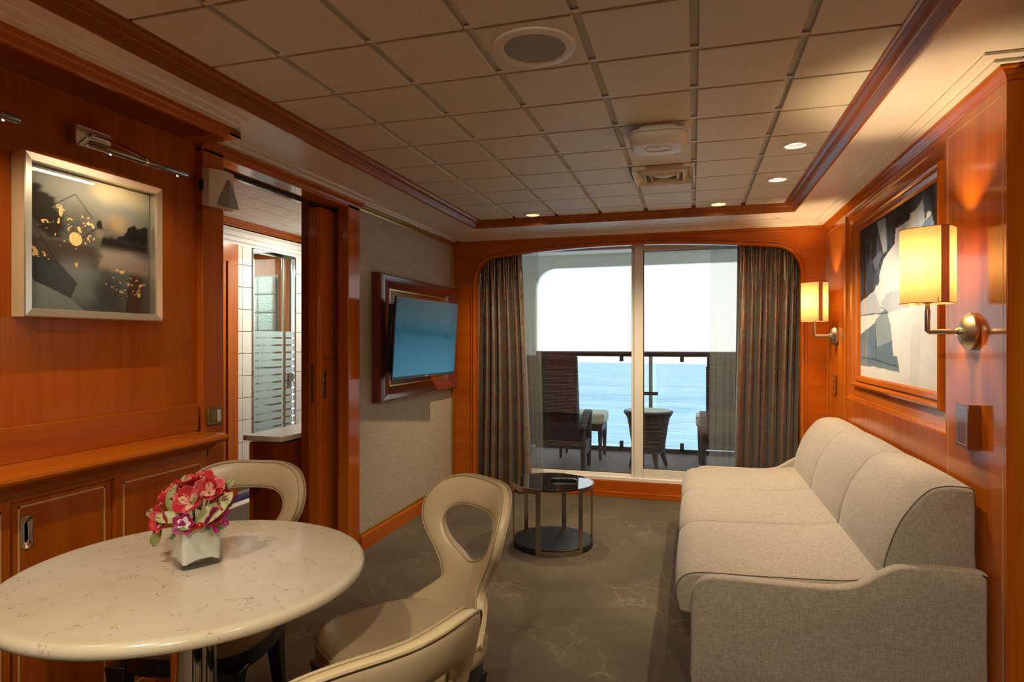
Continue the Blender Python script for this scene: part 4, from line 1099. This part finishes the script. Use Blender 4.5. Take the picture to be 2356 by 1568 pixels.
# unseen fill lamps added behind the camera to brighten the near area
for (x, y, tx, ty, en, lb) in ((.43, .62, .6, 1.3, 50, 'added fill downlight behind the camera towards the sofa side'), (-1.08, .30, -1.2, .9, 60, 'added fill downlight behind the camera above the low cabinet side'), (-.15, -.5, .35, 1.7, 135, 'added fill downlight behind the camera in middle of the ceiling')):
    t = thing('downlight', (x, y, C), lb, 'downlight', 'added fill downlights behind the camera')
    MB().lathe([(.047, -.002), (.045, -.003), (.050, -.006), (.060, -.004), (.063, 0)], (x, y, C), 24, caps=False).build('trim_ring', M['fixture_white'], t, smooth=True)
    MB().lathe([(.046, -.001), (0, -.0012)], (x, y, C), 24).build('lamp_face', M['lamp_glow'], t)
    lamp('downlight_beam', 'SPOT', (x, y, C-.01), en, WARM2, .04, (tx, ty, 0), t, cone=2.2, blend=.8)
# --- sofa
sf_ = thing('sofa', (.45, 3.48, 0), 'long beige woven three seat sofa along the right wall', 'sofa')
FAB = M['sofa_fabric']
def pad(name, keys, ya, yb, e=.03, n=56, raw=False, crown=.0):
    P = [np.array(k) for k in keys] if raw else cat_spline(keys, n, True)
    L = []
    stn = [(0, 1), (.12*e, .55), (.4*e, .2), (e, 0)]
    for dy, q in stn: L.append([(p[0], ya+dy, p[1]) for p in inset(P, q*e*.55)])
    if crown:
        for t in (.25, .5, .75): L.append([(p[0], ya+(yb-ya)*t, p[1]) for p in inset(P, -crown*math.sin(PI*t))])
    for dy, q in stn[::-1]: L.append([(p[0], yb-dy, p[1]) for p in inset(P, q*e*.55)])
    return MB().loft(L).build(name, FAB, sf_, smooth=True, angle=1.2), P
seat_k = [(-.03, .272), (.15, .266), (.40, .265), (.66, .265), (.69, .36), (.665, .470), (.5, .456), (.25, .444), (.05, .438), (-.02, .425), (-.055, .395), (-.067, .35), (-.056, .30)]
back_k = [(.650, .44), (.80, .43), (.918, .44), (.922, .60), (.921, .77), (.912, .805), (.870, .811), (.829, .809), (.785, .793), (.742, .749), (.693, .673), (.657, .576), (.642, .50)]
Ys = [2.452, 3.17, 3.865, 4.50]
for i in range(3):
    sc_, P = pad('seat_cushion', seat_k, Ys[i]+(.0 if i == 0 else .001), Ys[i+1]-.001, .028, crown=.004)
    if i == 0:
        q = inset(P, .004); MB().tube([(p[0], Ys[0]+.010, p[1]) for p in q], .0022, 6, closed=True).build('piping', M['sofa_piping'], sc_, smooth=True)
    bc_, P = pad('back_cushion', back_k, Ys[i]+.012 if i == 0 else Ys[i]+.001, Ys[i+1]-.001, .026, crown=.004)
    if i == 0:
        q = inset(P, .003); MB().tube([(p[0], Ys[0]+.022, p[1]) for p in q], .0022, 6, closed=True).build('piping', M['sofa_piping'], bc_, smooth=True)
arm_k = [(-.007, .05), (.03, .0), (.30, -.002), (.60, -.002), (.89, .0), (.930, .05), (.930, .28), (.930, .515), (.922, .538), (.907, .545), (.80, .547), (.694, .541), (.655, .530), (.613, .506), (.575, .480), (.535, .459), (.469, .446), (.36, .443), (.248, .443), (.13, .443), (.070, .441), (.035, .430), (.010, .404), (-.004, .365), (-.007, .317), (-.007, .15)]
pad('arm', arm_k, 2.398, 2.450, .018, 96)
pad('arm', arm_k, 4.502, 4.552, .018, 96)
MB().box(.03, .90, 2.455, 4.495, .04, .268).build('base', FAB, sf_)

# --- round stone table
tb = thing('dining_table', (-1.21, 1.29, 0), 'round cream stone table on polished steel pedestal', 'table')
TC = (-1.21, 1.29, 0)
pr = [(0, .738), (.395, .738)]+[(.405+.0155*math.sin(a), .7225+.0155*math.cos(a)) for a in [PI*i/10 for i in range(0, 11)]]+[(.38, .700), (0, .700)]
pr[0] = (0, .7385)
MB().lathe(pr, TC, 96).build('table_top', M['quartz'], tb, smooth=True, angle=.9)
MB().lathe([(.053, .02), (.053, .700)], TC, 48).build('pedestal', M['chrome'], tb, smooth=True)
MB().lathe([(.15, .700), (.15, .690), (0, .690)], TC, 32).build('top_flange', M['black_wood'], tb)
MB().lathe([(.19, 0), (.19, .012), (.18, .018), (.06, .024), (0, .024)], TC, 48).build('foot_plate', M['chrome'], tb, smooth=True, angle=.5)

# --- upholstered chairs with a loop back
def chair():
    t = empty('dining_chair', (0, 0, 0))
    outer = [(0, .866), (-.105, .865), (-.175, .845), (-.211, .800), (-.217, .745), (-.197, .690), (-.154, .635), (-.118, .585), (-.108, .545), (-.140, .500), (-.195, .470), (-.19, .448), (-.10, .440), (0, .438)]
    inner = [(0, .778), (-.062, .778), (-.108, .770), (-.137, .747), (-.141, .715), (-.122, .680), (-.093, .655), (-.064, .641), (-.046, .633), (-.032, .628), (-.022, .625), (-.014, .623), (-.007, .622), (0, .621)]
    mir = lambda K: K+[(-x, z) for x, z in K[1:-1][::-1]]
    N = 120
    O = cat_spline(mir(outer), N, True); I = cat_spline(mir(inner), N, True)
    def bend(x, z, off):
        tt = (z-.44)/.43; k = 2.0-.35*tt
        y = -.185-.085*tt-.02*max(0, tt)**2+k*x*x
        nx, ny = -2*k*x, 1.0; L = math.hypot(nx, ny)
        return (x+off*nx/L, y+off*ny/L, z)
    mseg = 20; loops = []
    for i in range(N):
        L = []
        for j in range(mseg):
            ph = 2*PI*j/mseg; s = .5-.5*math.cos(ph)
            h = .020*math.copysign(abs(math.sin(ph))**.55, math.sin(ph))
            p = I[i]*(1-s)+O[i]*s; L.append(bend(p[0], p[1], h))
        loops.append(L)
    bk_ = MB().loft(loops, closed=True).build('backrest', M['leather_cream'], t, smooth='all')
    up_ = [i for i in range(N)]
    for off in (.0135, -.0135):
        MB().tube([bend(*(O[i]+(O[i]-I[i])/np.linalg.norm(O[i]-I[i])*-.0015), off) for i in up_], .0026, 6, closed=True).build('piping', M['leather_seam'], bk_, smooth=True)
    for off in (.0125,):
        MB().tube([bend(*(I[i]+(O[i]-I[i])/np.linalg.norm(O[i]-I[i])*.0010), off) for i in up_], .0024, 6, closed=True).build('piping', M['leather_seam'], bk_, smooth=True)
    def plan(s, z, n=64, r=3.4):
        L = []
        for i in range(n):
            a = 2*PI*i/n; c_, s_ = math.cos(a), math.sin(a); k = (abs(c_)**r+abs(s_)**r)**(-1/r)
            yy = k*s_*.225; w = .222-.03*max(0, -yy/.225)**1.5
            L.append((k*c_*w*s, .015+yy*s, z))
        return L
    sl = [(.96, .398), (.995, .404), (1.0, .425), (.998, .440), (.985, .455), (.955, .466), (.88, .474), (.70, .479), (.4, .481), (.1, .4815)]
    st_ = MB().loft([plan(s, z) for s, z in sl]).build('seat', M['leather_cream'], t, smooth=True, angle=1.2)
    MB().tube(plan(1.0, .452), .0022, 6, closed=True).build('piping', M['leather_seam'], st_, smooth=True)
    MB().loft([plan(.93, .342), plan(.95, .348), plan(.95, .398)]).build('seat_frame', M['black_wood'], t)
    for sx_ in (-1, 1):
        for (x, y, dx, dy) in ((.170, .185, .012, .025), (.135, -.135, .012, -.045)):
            L = []
            for z, w in ((0, .014), (.15, .018), (.27, .023), (.33, .028), (.36, .034)):
                q = 1-z/.36; cx_, cy_ = sx_*(x+dx*q), y+dy*q
                L.append([(cx_-w, cy_-w, z), (cx_+w, cy_-w, z), (cx_+w, cy_+w, z), (cx_-w, cy_+w, z)])
            MB().loft(L).build('leg', M['black_wood'], t, bevel=.004)
    return t
ch1 = chair()
def put(o, x, y, fx, fy): o.location = (x, y, 0); o.rotation_euler = (0, 0, math.atan2(fy, fx)-PI/2)
put(ch1, -.80, 1.665, -.60, -.80)
tag(ch1, 'cream leather loop back chair in front of the side table', 'chair', 'chairs around the round table')
ch2 = copy_tree(ch1); put(ch2, -1.482, 1.66, .19, -.98); tag(ch2, 'cream leather loop back chair behind flowers beside the doorway', 'chair', 'chairs around the round table')
ch3 = copy_tree(ch1); put(ch3, -.65, .962, -.895, .444); tag(ch3, 'cream leather chair nearest the camera, back cut by bottom edge', 'chair', 'chairs around the round table')

# --- vase with flowers
VC = Vector((-1.224, 1.313, .7385)); VR = math.radians(61)
vz = empty('flower_vase', VC); tag(vz, 'square clear glass vase with white lining on stone table', 'vase'); ORG['flower_vase'] = (0, 0, 0); vz.rotation_euler = (0, 0, VR)
def sqr(a, z, r=8, n=40):
    L = []
    for i in range(n):
        t = 2*PI*(i+.5)/n; c_, s_ = math.cos(t), math.sin(t); k = (abs(c_)**r+abs(s_)**r)**(-1/r); L.append((a*k*c_, a*k*s_, z))
    return L
MB().loft([sqr(.0485, 0), sqr(.050, .002), sqr(.050, .104), sqr(.0475, .104), sqr(.0475, .008)]).build('glass_shell', M['vase_glass'], vz, smooth=True, angle=.5)
def arched(a, zs):
    L = sqr(a, 0, 9)
    out_ = []
    for x, y, z in L:
        k = min(abs(x), abs(y))/a; out_.append((x, y, zs(k)))
    return out_
MB().loft([arched(.0462, lambda k: .022-.014*k**2.2), sqr(.0462, .06, 9), sqr(.0462, .103, 9), sqr(.043, .103, 9), sqr(.043, .085, 9)]).build('white_lining', M['vase_white'], vz, smooth=True, angle=.5)
MB().loft([sqr(.0470, .002, 9), sqr(.0470, .0075, 9)]).build('glass_base', M['vase_base'], vz)
MB().loft([sqr(.043, .08, 9), sqr(.043, .094, 9), sqr(.03, .099, 9)]).build('floral_foam', M['fern_green'], vz)

Rv = Vector((math.cos(.28216), math.sin(.28216), 0)); Fv = Vector((math.sin(.28216)*1.0, -math.cos(.28216), 0))  # to the right, to the camera
VT = VC+Vector((0, 0, .100))
def FP(r, u, f): return VT+Rv*r+Vector((0, 0, u))+Fv*f
def petal_mesh(L, Wd, curl, cup, n=7, m=5, tip=.9):
    b_ = MB(); pts = []
    for i in range(n):
        t = i/(n-1); w = Wd*(math.sin(PI*min(1, t*.86+.07))**.75)*(1 if t < 1 else .15)
        row = []
        for j in range(m):
            s = j/(m-1)*2-1; row.append((s*w, t*L*math.cos(curl*t*.6), t*L*math.sin(curl*t*.6)+cup*(s*s)*w))
        pts.append(row)
    b_.grid(pts); return b_
def orient(axis, spin=0):
    return Vector(axis).normalized().to_track_quat('Z', 'Y').to_matrix() @ Matrix.Rotation(spin, 3, 'Z')
def add_piece(par, name, mb, mat, mtx, loc, solid=.0006):
    b_ = MB(); b_.v = [tuple(mtx @ Vector(p)+loc) for p in mb.v]; b_.f = mb.f
    o = b_.build(name, mat, par, smooth='all')
    if solid:
        s = o.modifiers.new('thick', 'SOLIDIFY'); s.thickness = solid
    return o
def lily(loc, axis, size, label, mats=('petal_red', 'petal_pink')):
    t = thing('alstroemeria', loc, label, 'flower', 'flowers in the square vase')
    A = orient(axis, random.uniform(0, 6))
    for k in range(6):
        wide = k % 2 == 0
        P = petal_mesh(size*(1.0 if wide else .95), size*(.44 if wide else .30), .45+random.uniform(-.25, .25), .45)
        R2 = A @ Matrix.Rotation(k*PI/3, 3, 'Z') @ Matrix.Rotation(random.uniform(.30, .5) if wide else random.uniform(.40, .58), 3, 'X')
        pt = add_piece(t, 'petal', P, M[mats[0] if wide else mats[1]], R2, Vector(loc))
        if not wide:
            P2 = petal_mesh(size*.66, size*.19, .45, .45); add_piece(pt, 'petal_streak', P2, M['petal_cream'], R2, Vector(loc)+(A @ Vector((0, 0, .0009))), .0003)
            for q in range(4):
                dd = R2 @ Vector((random.uniform(-.08, .08)*size, size*(.25+.12*q), size*(.03+.022*q*q)+.0014)); MB().lathe([(0, -.0009), (.0011, 0), (0, .0009)], Vector(loc)+dd, 6).build('speckle', M['stamen_dark'], pt)
    for k in range(4):
        d = A @ Vector((math.cos(k*1.6)*.22, math.sin(k*1.6)*.22, 1)).normalized()
        MB().tube([Vector(loc), Vector(loc)+d*size*.45, Vector(loc)+d*size*.75+Vector((0, 0, .002))], [.0006, .0006, .0012], 5).build('stamen', M['petal_pink'], t)
    base = VT+(Vector(loc)-VT)*.15; base.z = VT.z-.01
    MB().tube([base, (base+Vector(loc))*.5+Vector((0, 0, -.004)), Vector(loc)], .0016, 6).build('stem', M['stem_green'], t, smooth=True)
    return t
lily(FP(.003, .060, .030), Fv*.9+Vector((0, 0, .5)), .050, 'open red alstroemeria bloom at centre front of the bouquet')
lily(FP(.038, .078, .010), Fv*.7+Rv*.35+Vector((0, 0, .6)), .050, 'ruffled pinkish red alstroemeria at upper right of bouquet', ('petal_pink', 'petal_red'))
lily(FP(-.012, .092, -.004), Vector((0, 0, 1))+Fv*.3-Rv*.2, .044, 'deep red alstroemeria at the top of bouquet', ('petal_red_deep', 'petal_red'))
lily(FP(-.042, .080, .002), Fv*.6-Rv*.6+Vector((0, 0, .5)), .036, 'small red alstroemeria at upper left of bouquet')
lily(FP(-.060, .022, .034), Fv*.8-Rv*.5+Vector((0, 0, .15)), .044, 'red alstroemeria drooping at lower left of bouquet', ('petal_red', 'petal_pink'))
lily(FP(.064, .064, .012), Rv*.8+Fv*.4+Vector((0, 0, .3)), .038, 'red alstroemeria facing right at edge of bouquet', ('petal_red', 'petal_red_deep'))
lily(FP(.016, .094, -.012), Vector((0, 0, 1))+Fv*.5+Rv*.1, .042, 'red alstroemeria behind the two largest blooms', ('petal_red', 'petal_pink'))
lily(FP(-.070, .058, -.004), -Rv*.9+Fv*.1+Vector((0, 0, .2)), .034, 'half hidden red alstroemeria at far left of bouquet')
def orchid(loc, axis, size, label, mats, spin):
    t = thing('orchid', loc, label, 'flower', 'flowers in the square vase')
    A = orient(axis, spin)
    for k, (an, L, wd) in enumerate(((0, 1, .34), (1.25, 1, .36), (2.6, .95, .28), (3.7, .95, .28), (5.0, 1, .36))):
        P = petal_mesh(size*L, size*wd, .4, .35); R2 = A @ Matrix.Rotation(an, 3, 'Z') @ Matrix.Rotation(.2, 3, 'X')
        pt = add_piece(t, 'petal', P, M[mats[0]], R2, Vector(loc))
        P2 = petal_mesh(size*.6*L, size*wd*.6, .4, .35); add_piece(pt, 'petal_base', P2, M[mats[1]], R2, Vector(loc)+(A @ Vector((0, 0, .0010))), .0003)
    P = petal_mesh(size*.55, size*.22, 1.8, 1.2); add_piece(t, 'lip', P, M['petal_magenta'], A @ Matrix.Rotation(3.15, 3, 'Z') @ Matrix.Rotation(.9, 3, 'X'), Vector(loc))
    MB().tube([VT+(Vector(loc)-VT)*.3+Vector((0, 0, -.012)), Vector(loc)], .0013, 6).build('stem', M['stem_green'], t)
orchid(FP(.004, .016, .060), Fv+Vector((0, 0, .25)), .034, 'white and magenta orchid bloom at centre front of bouquet', ('petal_magenta', 'petal_white'), 1.1)
orchid(FP(-.088, .010, .012), -Rv*.6+Fv*.6-Vector((0, 0, .1)), .042, 'bright magenta orchid hanging over left side of vase', ('petal_magenta', 'petal_orchid'), 2.0)
orchid(FP(.062, .022, .030), Rv*.6+Fv*.5, .040, 'dark magenta orchid hanging at right side of bouquet', ('petal_magenta', 'petal_red_deep'), .4)
def leaf(loc, tipdir, up, L, Wd, label, mat):
    t = thing('leaf_sprig', loc, label, 'leaf', 'leaves in the square vase')
    y = Vector(tipdir).normalized(); z = (Vector(up)-y*Vector(up).dot(y)).normalized(); x = y.cross(z)
    R2 = Matrix((x, y, z)).transposed()
    lf = add_piece(t, 'blade', petal_mesh(L, Wd, -.5, .35, 9, 5), M[mat], R2, Vector(loc), .0007)
    b0 = R2 @ Vector((0, 0, .0006))+Vector(loc); b1 = R2 @ Vector((0, L*.45, -L*.05))+Vector(loc)
    MB().tube([b0, b1], .0006, 5).build('midrib', M['leaf_pale'], lf)
UP = Vector((0, 0, 1))
leaf(FP(-.034, .030, .030), UP*.95-Rv*.2, Fv, .078, .021, 'broad upright olive leaf left of centre bloom', 'leaf_green')
leaf(FP(.022, .010, .045), Rv*.9+UP*.75, Fv+UP*.4, .088, .021, 'long pale green leaf slanting up to the right', 'leaf_pale')
leaf(FP(.060, .034, .022), Rv*.6+UP*.8, Fv, .062, .015, 'pale green leaf at far right pointing up', 'leaf_pale')
leaf(FP(.022, .012, .055), -Rv*.7+UP*.1+Fv*.4, UP+Fv, .036, .016, 'curled olive leaf above the white orchid', 'leaf_green')
leaf(FP(-.02, .020, .040), -Rv*.9+UP*.3+Fv*.3, UP+Fv, .062, .017, 'yellowish olive leaf spreading left at middle', 'leaf_pale')
leaf(FP(-.075, .020, .020), -Rv*.9+UP*.45, UP+Fv, .050, .014, 'green leaf poking out at left', 'leaf_green')
leaf(FP(-.072, -.005, .035), -Rv*.45-UP*.9+Fv*.2, Fv, .050, .013, 'green leaf hanging down beside left vase corner', 'leaf_green')
leaf(FP(-.028, .078, -.004), -Rv*.25+UP*1, Fv, .046, .012, 'pointed olive leaf sticking up at back', 'leaf_green')
leaf(FP(.018, .045, .030), Rv*.2+UP*.6+Fv*.4, Fv, .045, .015, 'small olive leaf under the centre bloom', 'leaf_green')
leaf(FP(.070, .086, -.01), Rv*.5+UP*.6, Fv, .032, .009, 'little green leaf tip behind upper right bloom', 'leaf_green')
bt_ = FP(-.014, .056, .022); tg = thing('white_bud', bt_, 'cream white bud between the leaves of bouquet', 'flower', 'flowers in the square vase')
add_piece(tg, 'petal', petal_mesh(.026, .014, .5, .4), M['petal_white'], orient(Fv+UP*.3, .5), bt_); add_piece(tg, 'petal', petal_mesh(.022, .012, .8, .4), M['petal_cream'], orient(Fv+UP*.5, 2.4), bt_)
for (r, u, f, s, lb) in ((.016, .002, .062, .0075, 'glossy red berry lowest beside the white orchid'), (.024, .008, .058, .0075, 'glossy red berry between two other berries'), (.037, .010, .055, .0085, 'large glossy red berry right of the others')):
    p = FP(r, u, f); t = thing('berry', p, lb, 'berry', 'red berries in the square vase')
    MB().lathe([(s*math.sin(PI*i/10), -s*1.05*math.cos(PI*i/10)) for i in range(11)], p, 16).build('fruit', M['berry_red'], t, smooth='all')
    MB().tube([p-Fv*s, FP(r*.8, -.006, .02)], .0009, 5).build('stem', M['stem_green'], t)
def fern(loc, d, L, label):
    t = thing('fern_sprig', loc, label, 'fern', 'feathery ferns in the square vase')
    d = Vector(d).normalized(); b_ = MB(); loc = Vector(loc)
    MB().tube([loc-d*.01, loc+d*L], .0007, 5).build('stem', M['stem_green'], t)
    for i in range(70):
        s = random.uniform(.1, 1); q = Vector((random.gauss(0, 1), random.gauss(0, 1), random.gauss(0, 1))).normalized(); q = (q+d*.8).normalized()
        b_.tube([loc+d*L*s, loc+d*L*s+q*random.uniform(.006, .013)], [.0005, .0002], 3)
    o = b_.build('needles', M['fern_green'], t); o['kind'] = 'stuff'
fern(FP(-.022, -.002, .052), Fv*.6-UP*.6-Rv*.2, .022, 'feathery green fern over the front corner of vase')
fern(FP(-.012, .006, .055), Fv*.7+UP*.1+Rv*.2, .018, 'feathery green fern left of the white orchid')
fern(FP(.066, .006, .034), Rv*.7-UP*.2+Fv*.3, .022, 'feathery green fern over right rim of vase')
fern(FP(.074, .042, .010), Rv*.7+UP*.3, .020, 'feathery dark fern at far right of bouquet')
fern(FP(.048, .002, .045), Rv*.5+Fv*.5, .012, 'tiny fern tuft right of the berries')
fern(FP(-.078, .030, .010), -Rv*.8+UP*.2, .016, 'small fern tuft at left of bouquet')

# --- side table with remote control
SX, SY, SR = -.868, 3.939, .262
sd_ = thing('side_table', (SX, SY, 0), 'round smoked glass side table with metal band frame and black shelf', 'side table')
MB().lathe([(0, .392), (SR-.008, .392), (SR-.006, .395), (SR-.006, .400), (SR-.008, .402), (0, .402)], (SX, SY, 0), 64).build('glass_top', M['table_glass'], sd_, smooth=True, angle=.5)
MB().lathe([(0, .0), (SR-.008, .0), (SR-.006, .004), (SR-.006, .036), (SR-.010, .040), (0, .040)], (SX, SY, 0), 64).build('shelf', M['black_oak'], sd_, smooth=True, angle=.5)
ang0 = math.radians(-77.6); AN = [ang0+math.radians(a) for a in (-20, 41, 102, 163, 224, 285)]
def arc(a0, a1, z0, z1, n=14):
    L = []
    for i in range(n+1):
        a = a0+(a1-a0)*i/n; c_, s_ = math.cos(a), math.sin(a)
        L.append([(SX+(SR+d)*c_, SY+(SR+d)*s_, z) for d, z in ((-.006, z0), (0, z0), (0, z1), (-.006, z1))])
    return MB().loft(L)
hw = math.radians(3.4)
for a in AN: arc(a-hw, a+hw, .001, .404, 3).build('band_post', M['steel_brushed'], sd_)
for k in range(6):
    a0, a1 = AN[k]+hw, (AN[(k+1) % 6]+(2*PI if k == 5 else 0))-hw
    if k % 2 == 0: arc(a0, a1, .001, .031).build('band_bottom', M['steel_brushed'], sd_)
    else: arc(a0, a1, .374, .404).build('band_top', M['steel_brushed'], sd_)
rc = empty('remote_control', (-.80, 3.97, .402)); tag(rc, 'black television remote lying on the glass side table', 'remote control'); ORG['remote_control'] = (0, 0, 0)
L = []
for i in range(9):
    t = i/8; w = .020+.003*math.cos(t*5); hgt = .016+.004*math.sin(PI*t)
    e_ = 1 if 0 < i < 8 else .8
    L.append([(-.085+.17*t, -w*e_, 0.001), (-.085+.17*t, w*e_, 0.001), (-.085+.17*t, w*e_*.9, hgt*e_), (-.085+.17*t, -w*e_*.9, hgt*e_)])
body = MB().loft(L).build('body', M['black_plastic'], rc, bevel=.004)
for i in range(11):
    for j in range(3):
        x = -.07+i*.0125; MB().lathe([(.0035, .0), (.0035, .004), (0, .005)], (x, -.011+j*.011, .0165), 8).build('button', M['rubber_black' if (i*3+j) % 5 else 'device_grey'], body)
rc.rotation_euler = (0, 0, math.radians(8))

# --- curtains
def curtain(name, xt, xb, Yc, z0, z1, folds, amp, mat, label, cat, ratio=2.0, nx=260, nz=34, seed=1, group=None):
    r = random.Random(seed); ph = [r.uniform(0, 6.28) for _ in range(6)]
    wid = (xb[1]-xb[0]); pts = []; uv = []
    for i in range(nz):
        t = i/(nz-1); z = z0+(z1-z0)*t
        a, b_ = xb[0]+(xt[0]-xb[0])*t**1.2, xb[1]+(xt[1]-xb[1])*t**1.2
        row = []; ru = []
        am = amp*(1-.55*t**3)
        for j in range(nx):
            s = j/(nx-1); q = s+.018*math.sin(2*PI*s*2+ph[0])+.012*math.sin(2*PI*s*5+ph[1])
            w1_ = math.sin(2*PI*folds*q+.35*math.sin(2.2*z+ph[2])); w2_ = math.sin(2*PI*folds*2.0*q+ph[3])
            pin = .35*am*math.sin(2*PI*folds*3*q+ph[4])*max(0, (t-.8)/.2)
            y = Yc+am*(w1_+.22*w2_*(.4+.6*t))+pin
            x = a+(b_-a)*s+.008*math.cos(2*PI*folds*q)*(1-t)
            row.append((x, y, z)); ru.append((s*wid*ratio, z))
        pts.append(row); uv.append(ru)
    mb = MB(); mb.grid(pts, uv); o = mb.build(name, M[mat], smooth='all')
    tag(o, label, cat, group)
    return o
curtain('drape', (-1.83, -1.415), (-1.875, -1.33), 5.165, .015, 2.125, 7, .036, 'drape', 'brown satin drape with diamond pattern left of balcony door', 'curtain', 2.3, seed=3)
curtain('drape', (.335, .805), (.305, .775), 5.165, .015, 2.125, 8, .036, 'drape', 'brown satin drape with diamond pattern right of balcony door', 'curtain', 2.3, seed=8)
curtain('sheer_curtain', (-1.44, -1.282), (-1.40, -1.235), 5.235, .14, 2.125, 4, .014, 'sheer', 'grey see-through sheer curtain beside the left drape', 'sheer curtain', 2, 90, 24, seed=5)
curtain('sheer_curtain', (.135, .36), (.115, .33), 5.235, .14, 2.125, 4, .014, 'sheer', 'grey see-through sheer curtain beside the right drape', 'sheer curtain', 2, 90, 24, seed=6)

# --- balcony furniture
bt2 = thing('wicker_table', (-.46, 6.75, -.02), 'round dark wicker table with pale glass top on balcony', 'table')
BX, BY = -.455, 6.75
MB().lathe([(.165, .16), (.185, .30), (.205, .44), (.222, .52), (.245, .555), (.258, .575), (.256, .588), (.235, .590), (.0, .585)], (BX, BY, -.02), 40).build('wicker_body', M['wicker'], bt2, smooth=True)
MB().lathe([(.0, .590), (.232, .590), (.234, .594), (.232, .598), (0, .598)], (BX, BY, -.02), 40).build('glass_top', M['cushion_pale'], bt2)
for k in range(4):
    a = .5+k*PI/2; c_, s_ = math.cos(a), math.sin(a)
    MB().tube([(BX+.16*c_, BY+.16*s_, .20), (BX+.172*c_, BY+.172*s_, .08), (BX+.21*c_, BY+.21*s_, -.018)], [.034, .026, .018], 10).build('leg', M['wicker'], bt2, smooth=True)
def deck_chair():
    t = empty('deck_chair', (0, 0, 0))          # faces +y, back towards -y
    for s in (-1, 1):
        MB().tube([(s*.33, .26, 0), (s*.33, .26, .30), (s*.33, .25, .56)], [.022, .030, .034], 8).build('leg', M['wicker'], t, smooth=True)
        MB().tube([(s*.33, -.10, 0), (s*.33, -.10, .25), (s*.33, -.10, .44)], [.022, .028, .030], 8).build('leg', M['wicker'], t, smooth=True)
        ar = cat_spline([(s*.33, .29, .565), (s*.33, .18, .590), (s*.33, .02, .545), (s*.33, -.14, .44)], 12)
        L = [[(p[0]-.035, p[1], p[2]-.018), (p[0]+.035, p[1], p[2]-.018), (p[0]+.035, p[1], p[2]+.014), (p[0]-.035, p[1], p[2]+.014)] for p in ar]
        MB().loft(L).build('arm', M['wicker'], t, bevel=.006)
        MB().box(s*.33-.015, s*.33+.015, -.1, .26, .16, .30).build('side_rail', M['wicker'], t)
    MB().box(-.33, .33, -.14, .28, .26, .31).build('seat_frame', M['wicker'], t)
    MB().box(-.30, .30, -.10, .30, .31, .40).build('seat_cushion', M['cushion_pale'], t, bevel=.03, seg=3)
    bkp = [(-.08, .30), (-.13, .46), (-.19, .75), (-.245, 1.04), (-.25, 1.155), (-.22, 1.185), (-.18, 1.17), (-.16, 1.04), (-.10, .75), (-.04, .46), (0, .30)]
    MB().prism([(p[0]-.05, p[1]) for p in bkp], 'x', -.30, .30).build('back_cushion', M['canvas_back'], t, bevel=.015, seg=3)
    MB().box(-.31, .31, -.31, -.285, .62, 1.08).build('back_panel', M['wicker'], t)
    return t
dc = deck_chair(); dc.location = (-1.40, 6.38, -.02); tag(dc, 'high backed dark deck chair on balcony left of wicker table', 'deck chair', 'deck chairs on the balcony')
dc2 = copy_tree(dc); dc2.location = (.43, 6.55, -.02); tag(dc2, 'high backed dark deck chair behind the right sheer curtain', 'deck chair', 'deck chairs on the balcony')
def stool(x, y, label):
    t = thing('footstool', (x, y, -.02), label, 'footstool', 'footstools on the balcony')
    MB().box(x-.27, x+.27, y-.22, y+.22, .37, .50).build('cushion', M['cushion_pale'], t, bevel=.035, seg=3)
    for z in (.395, .475): MB().tube([(x-.262, y-.212, z), (x+.262, y-.212, z), (x+.262, y+.212, z), (x-.262, y+.212, z)], .005, 6, closed=True).build('piping', M['cushion_piping'], t)
    MB().box(x-.25, x+.25, y-.20, y+.20, .30, .37).build('frame', M['wicker'], t)
    for sx_ in (-1, 1):
        for sy_ in (-1, 1): MB().tube([(x+sx_*.225, y+sy_*.175, -.018), (x+sx_*.225, y+sy_*.175, .32)], [.016, .028], 8).build('leg', M['cushion_pale' if 0 else 'wicker'], t, smooth=True)
stool(-1.22, 7.15, 'pale cushioned footstool before the left deck chair')
stool(.30, 7.25, 'pale cushioned footstool before the right deck chair')
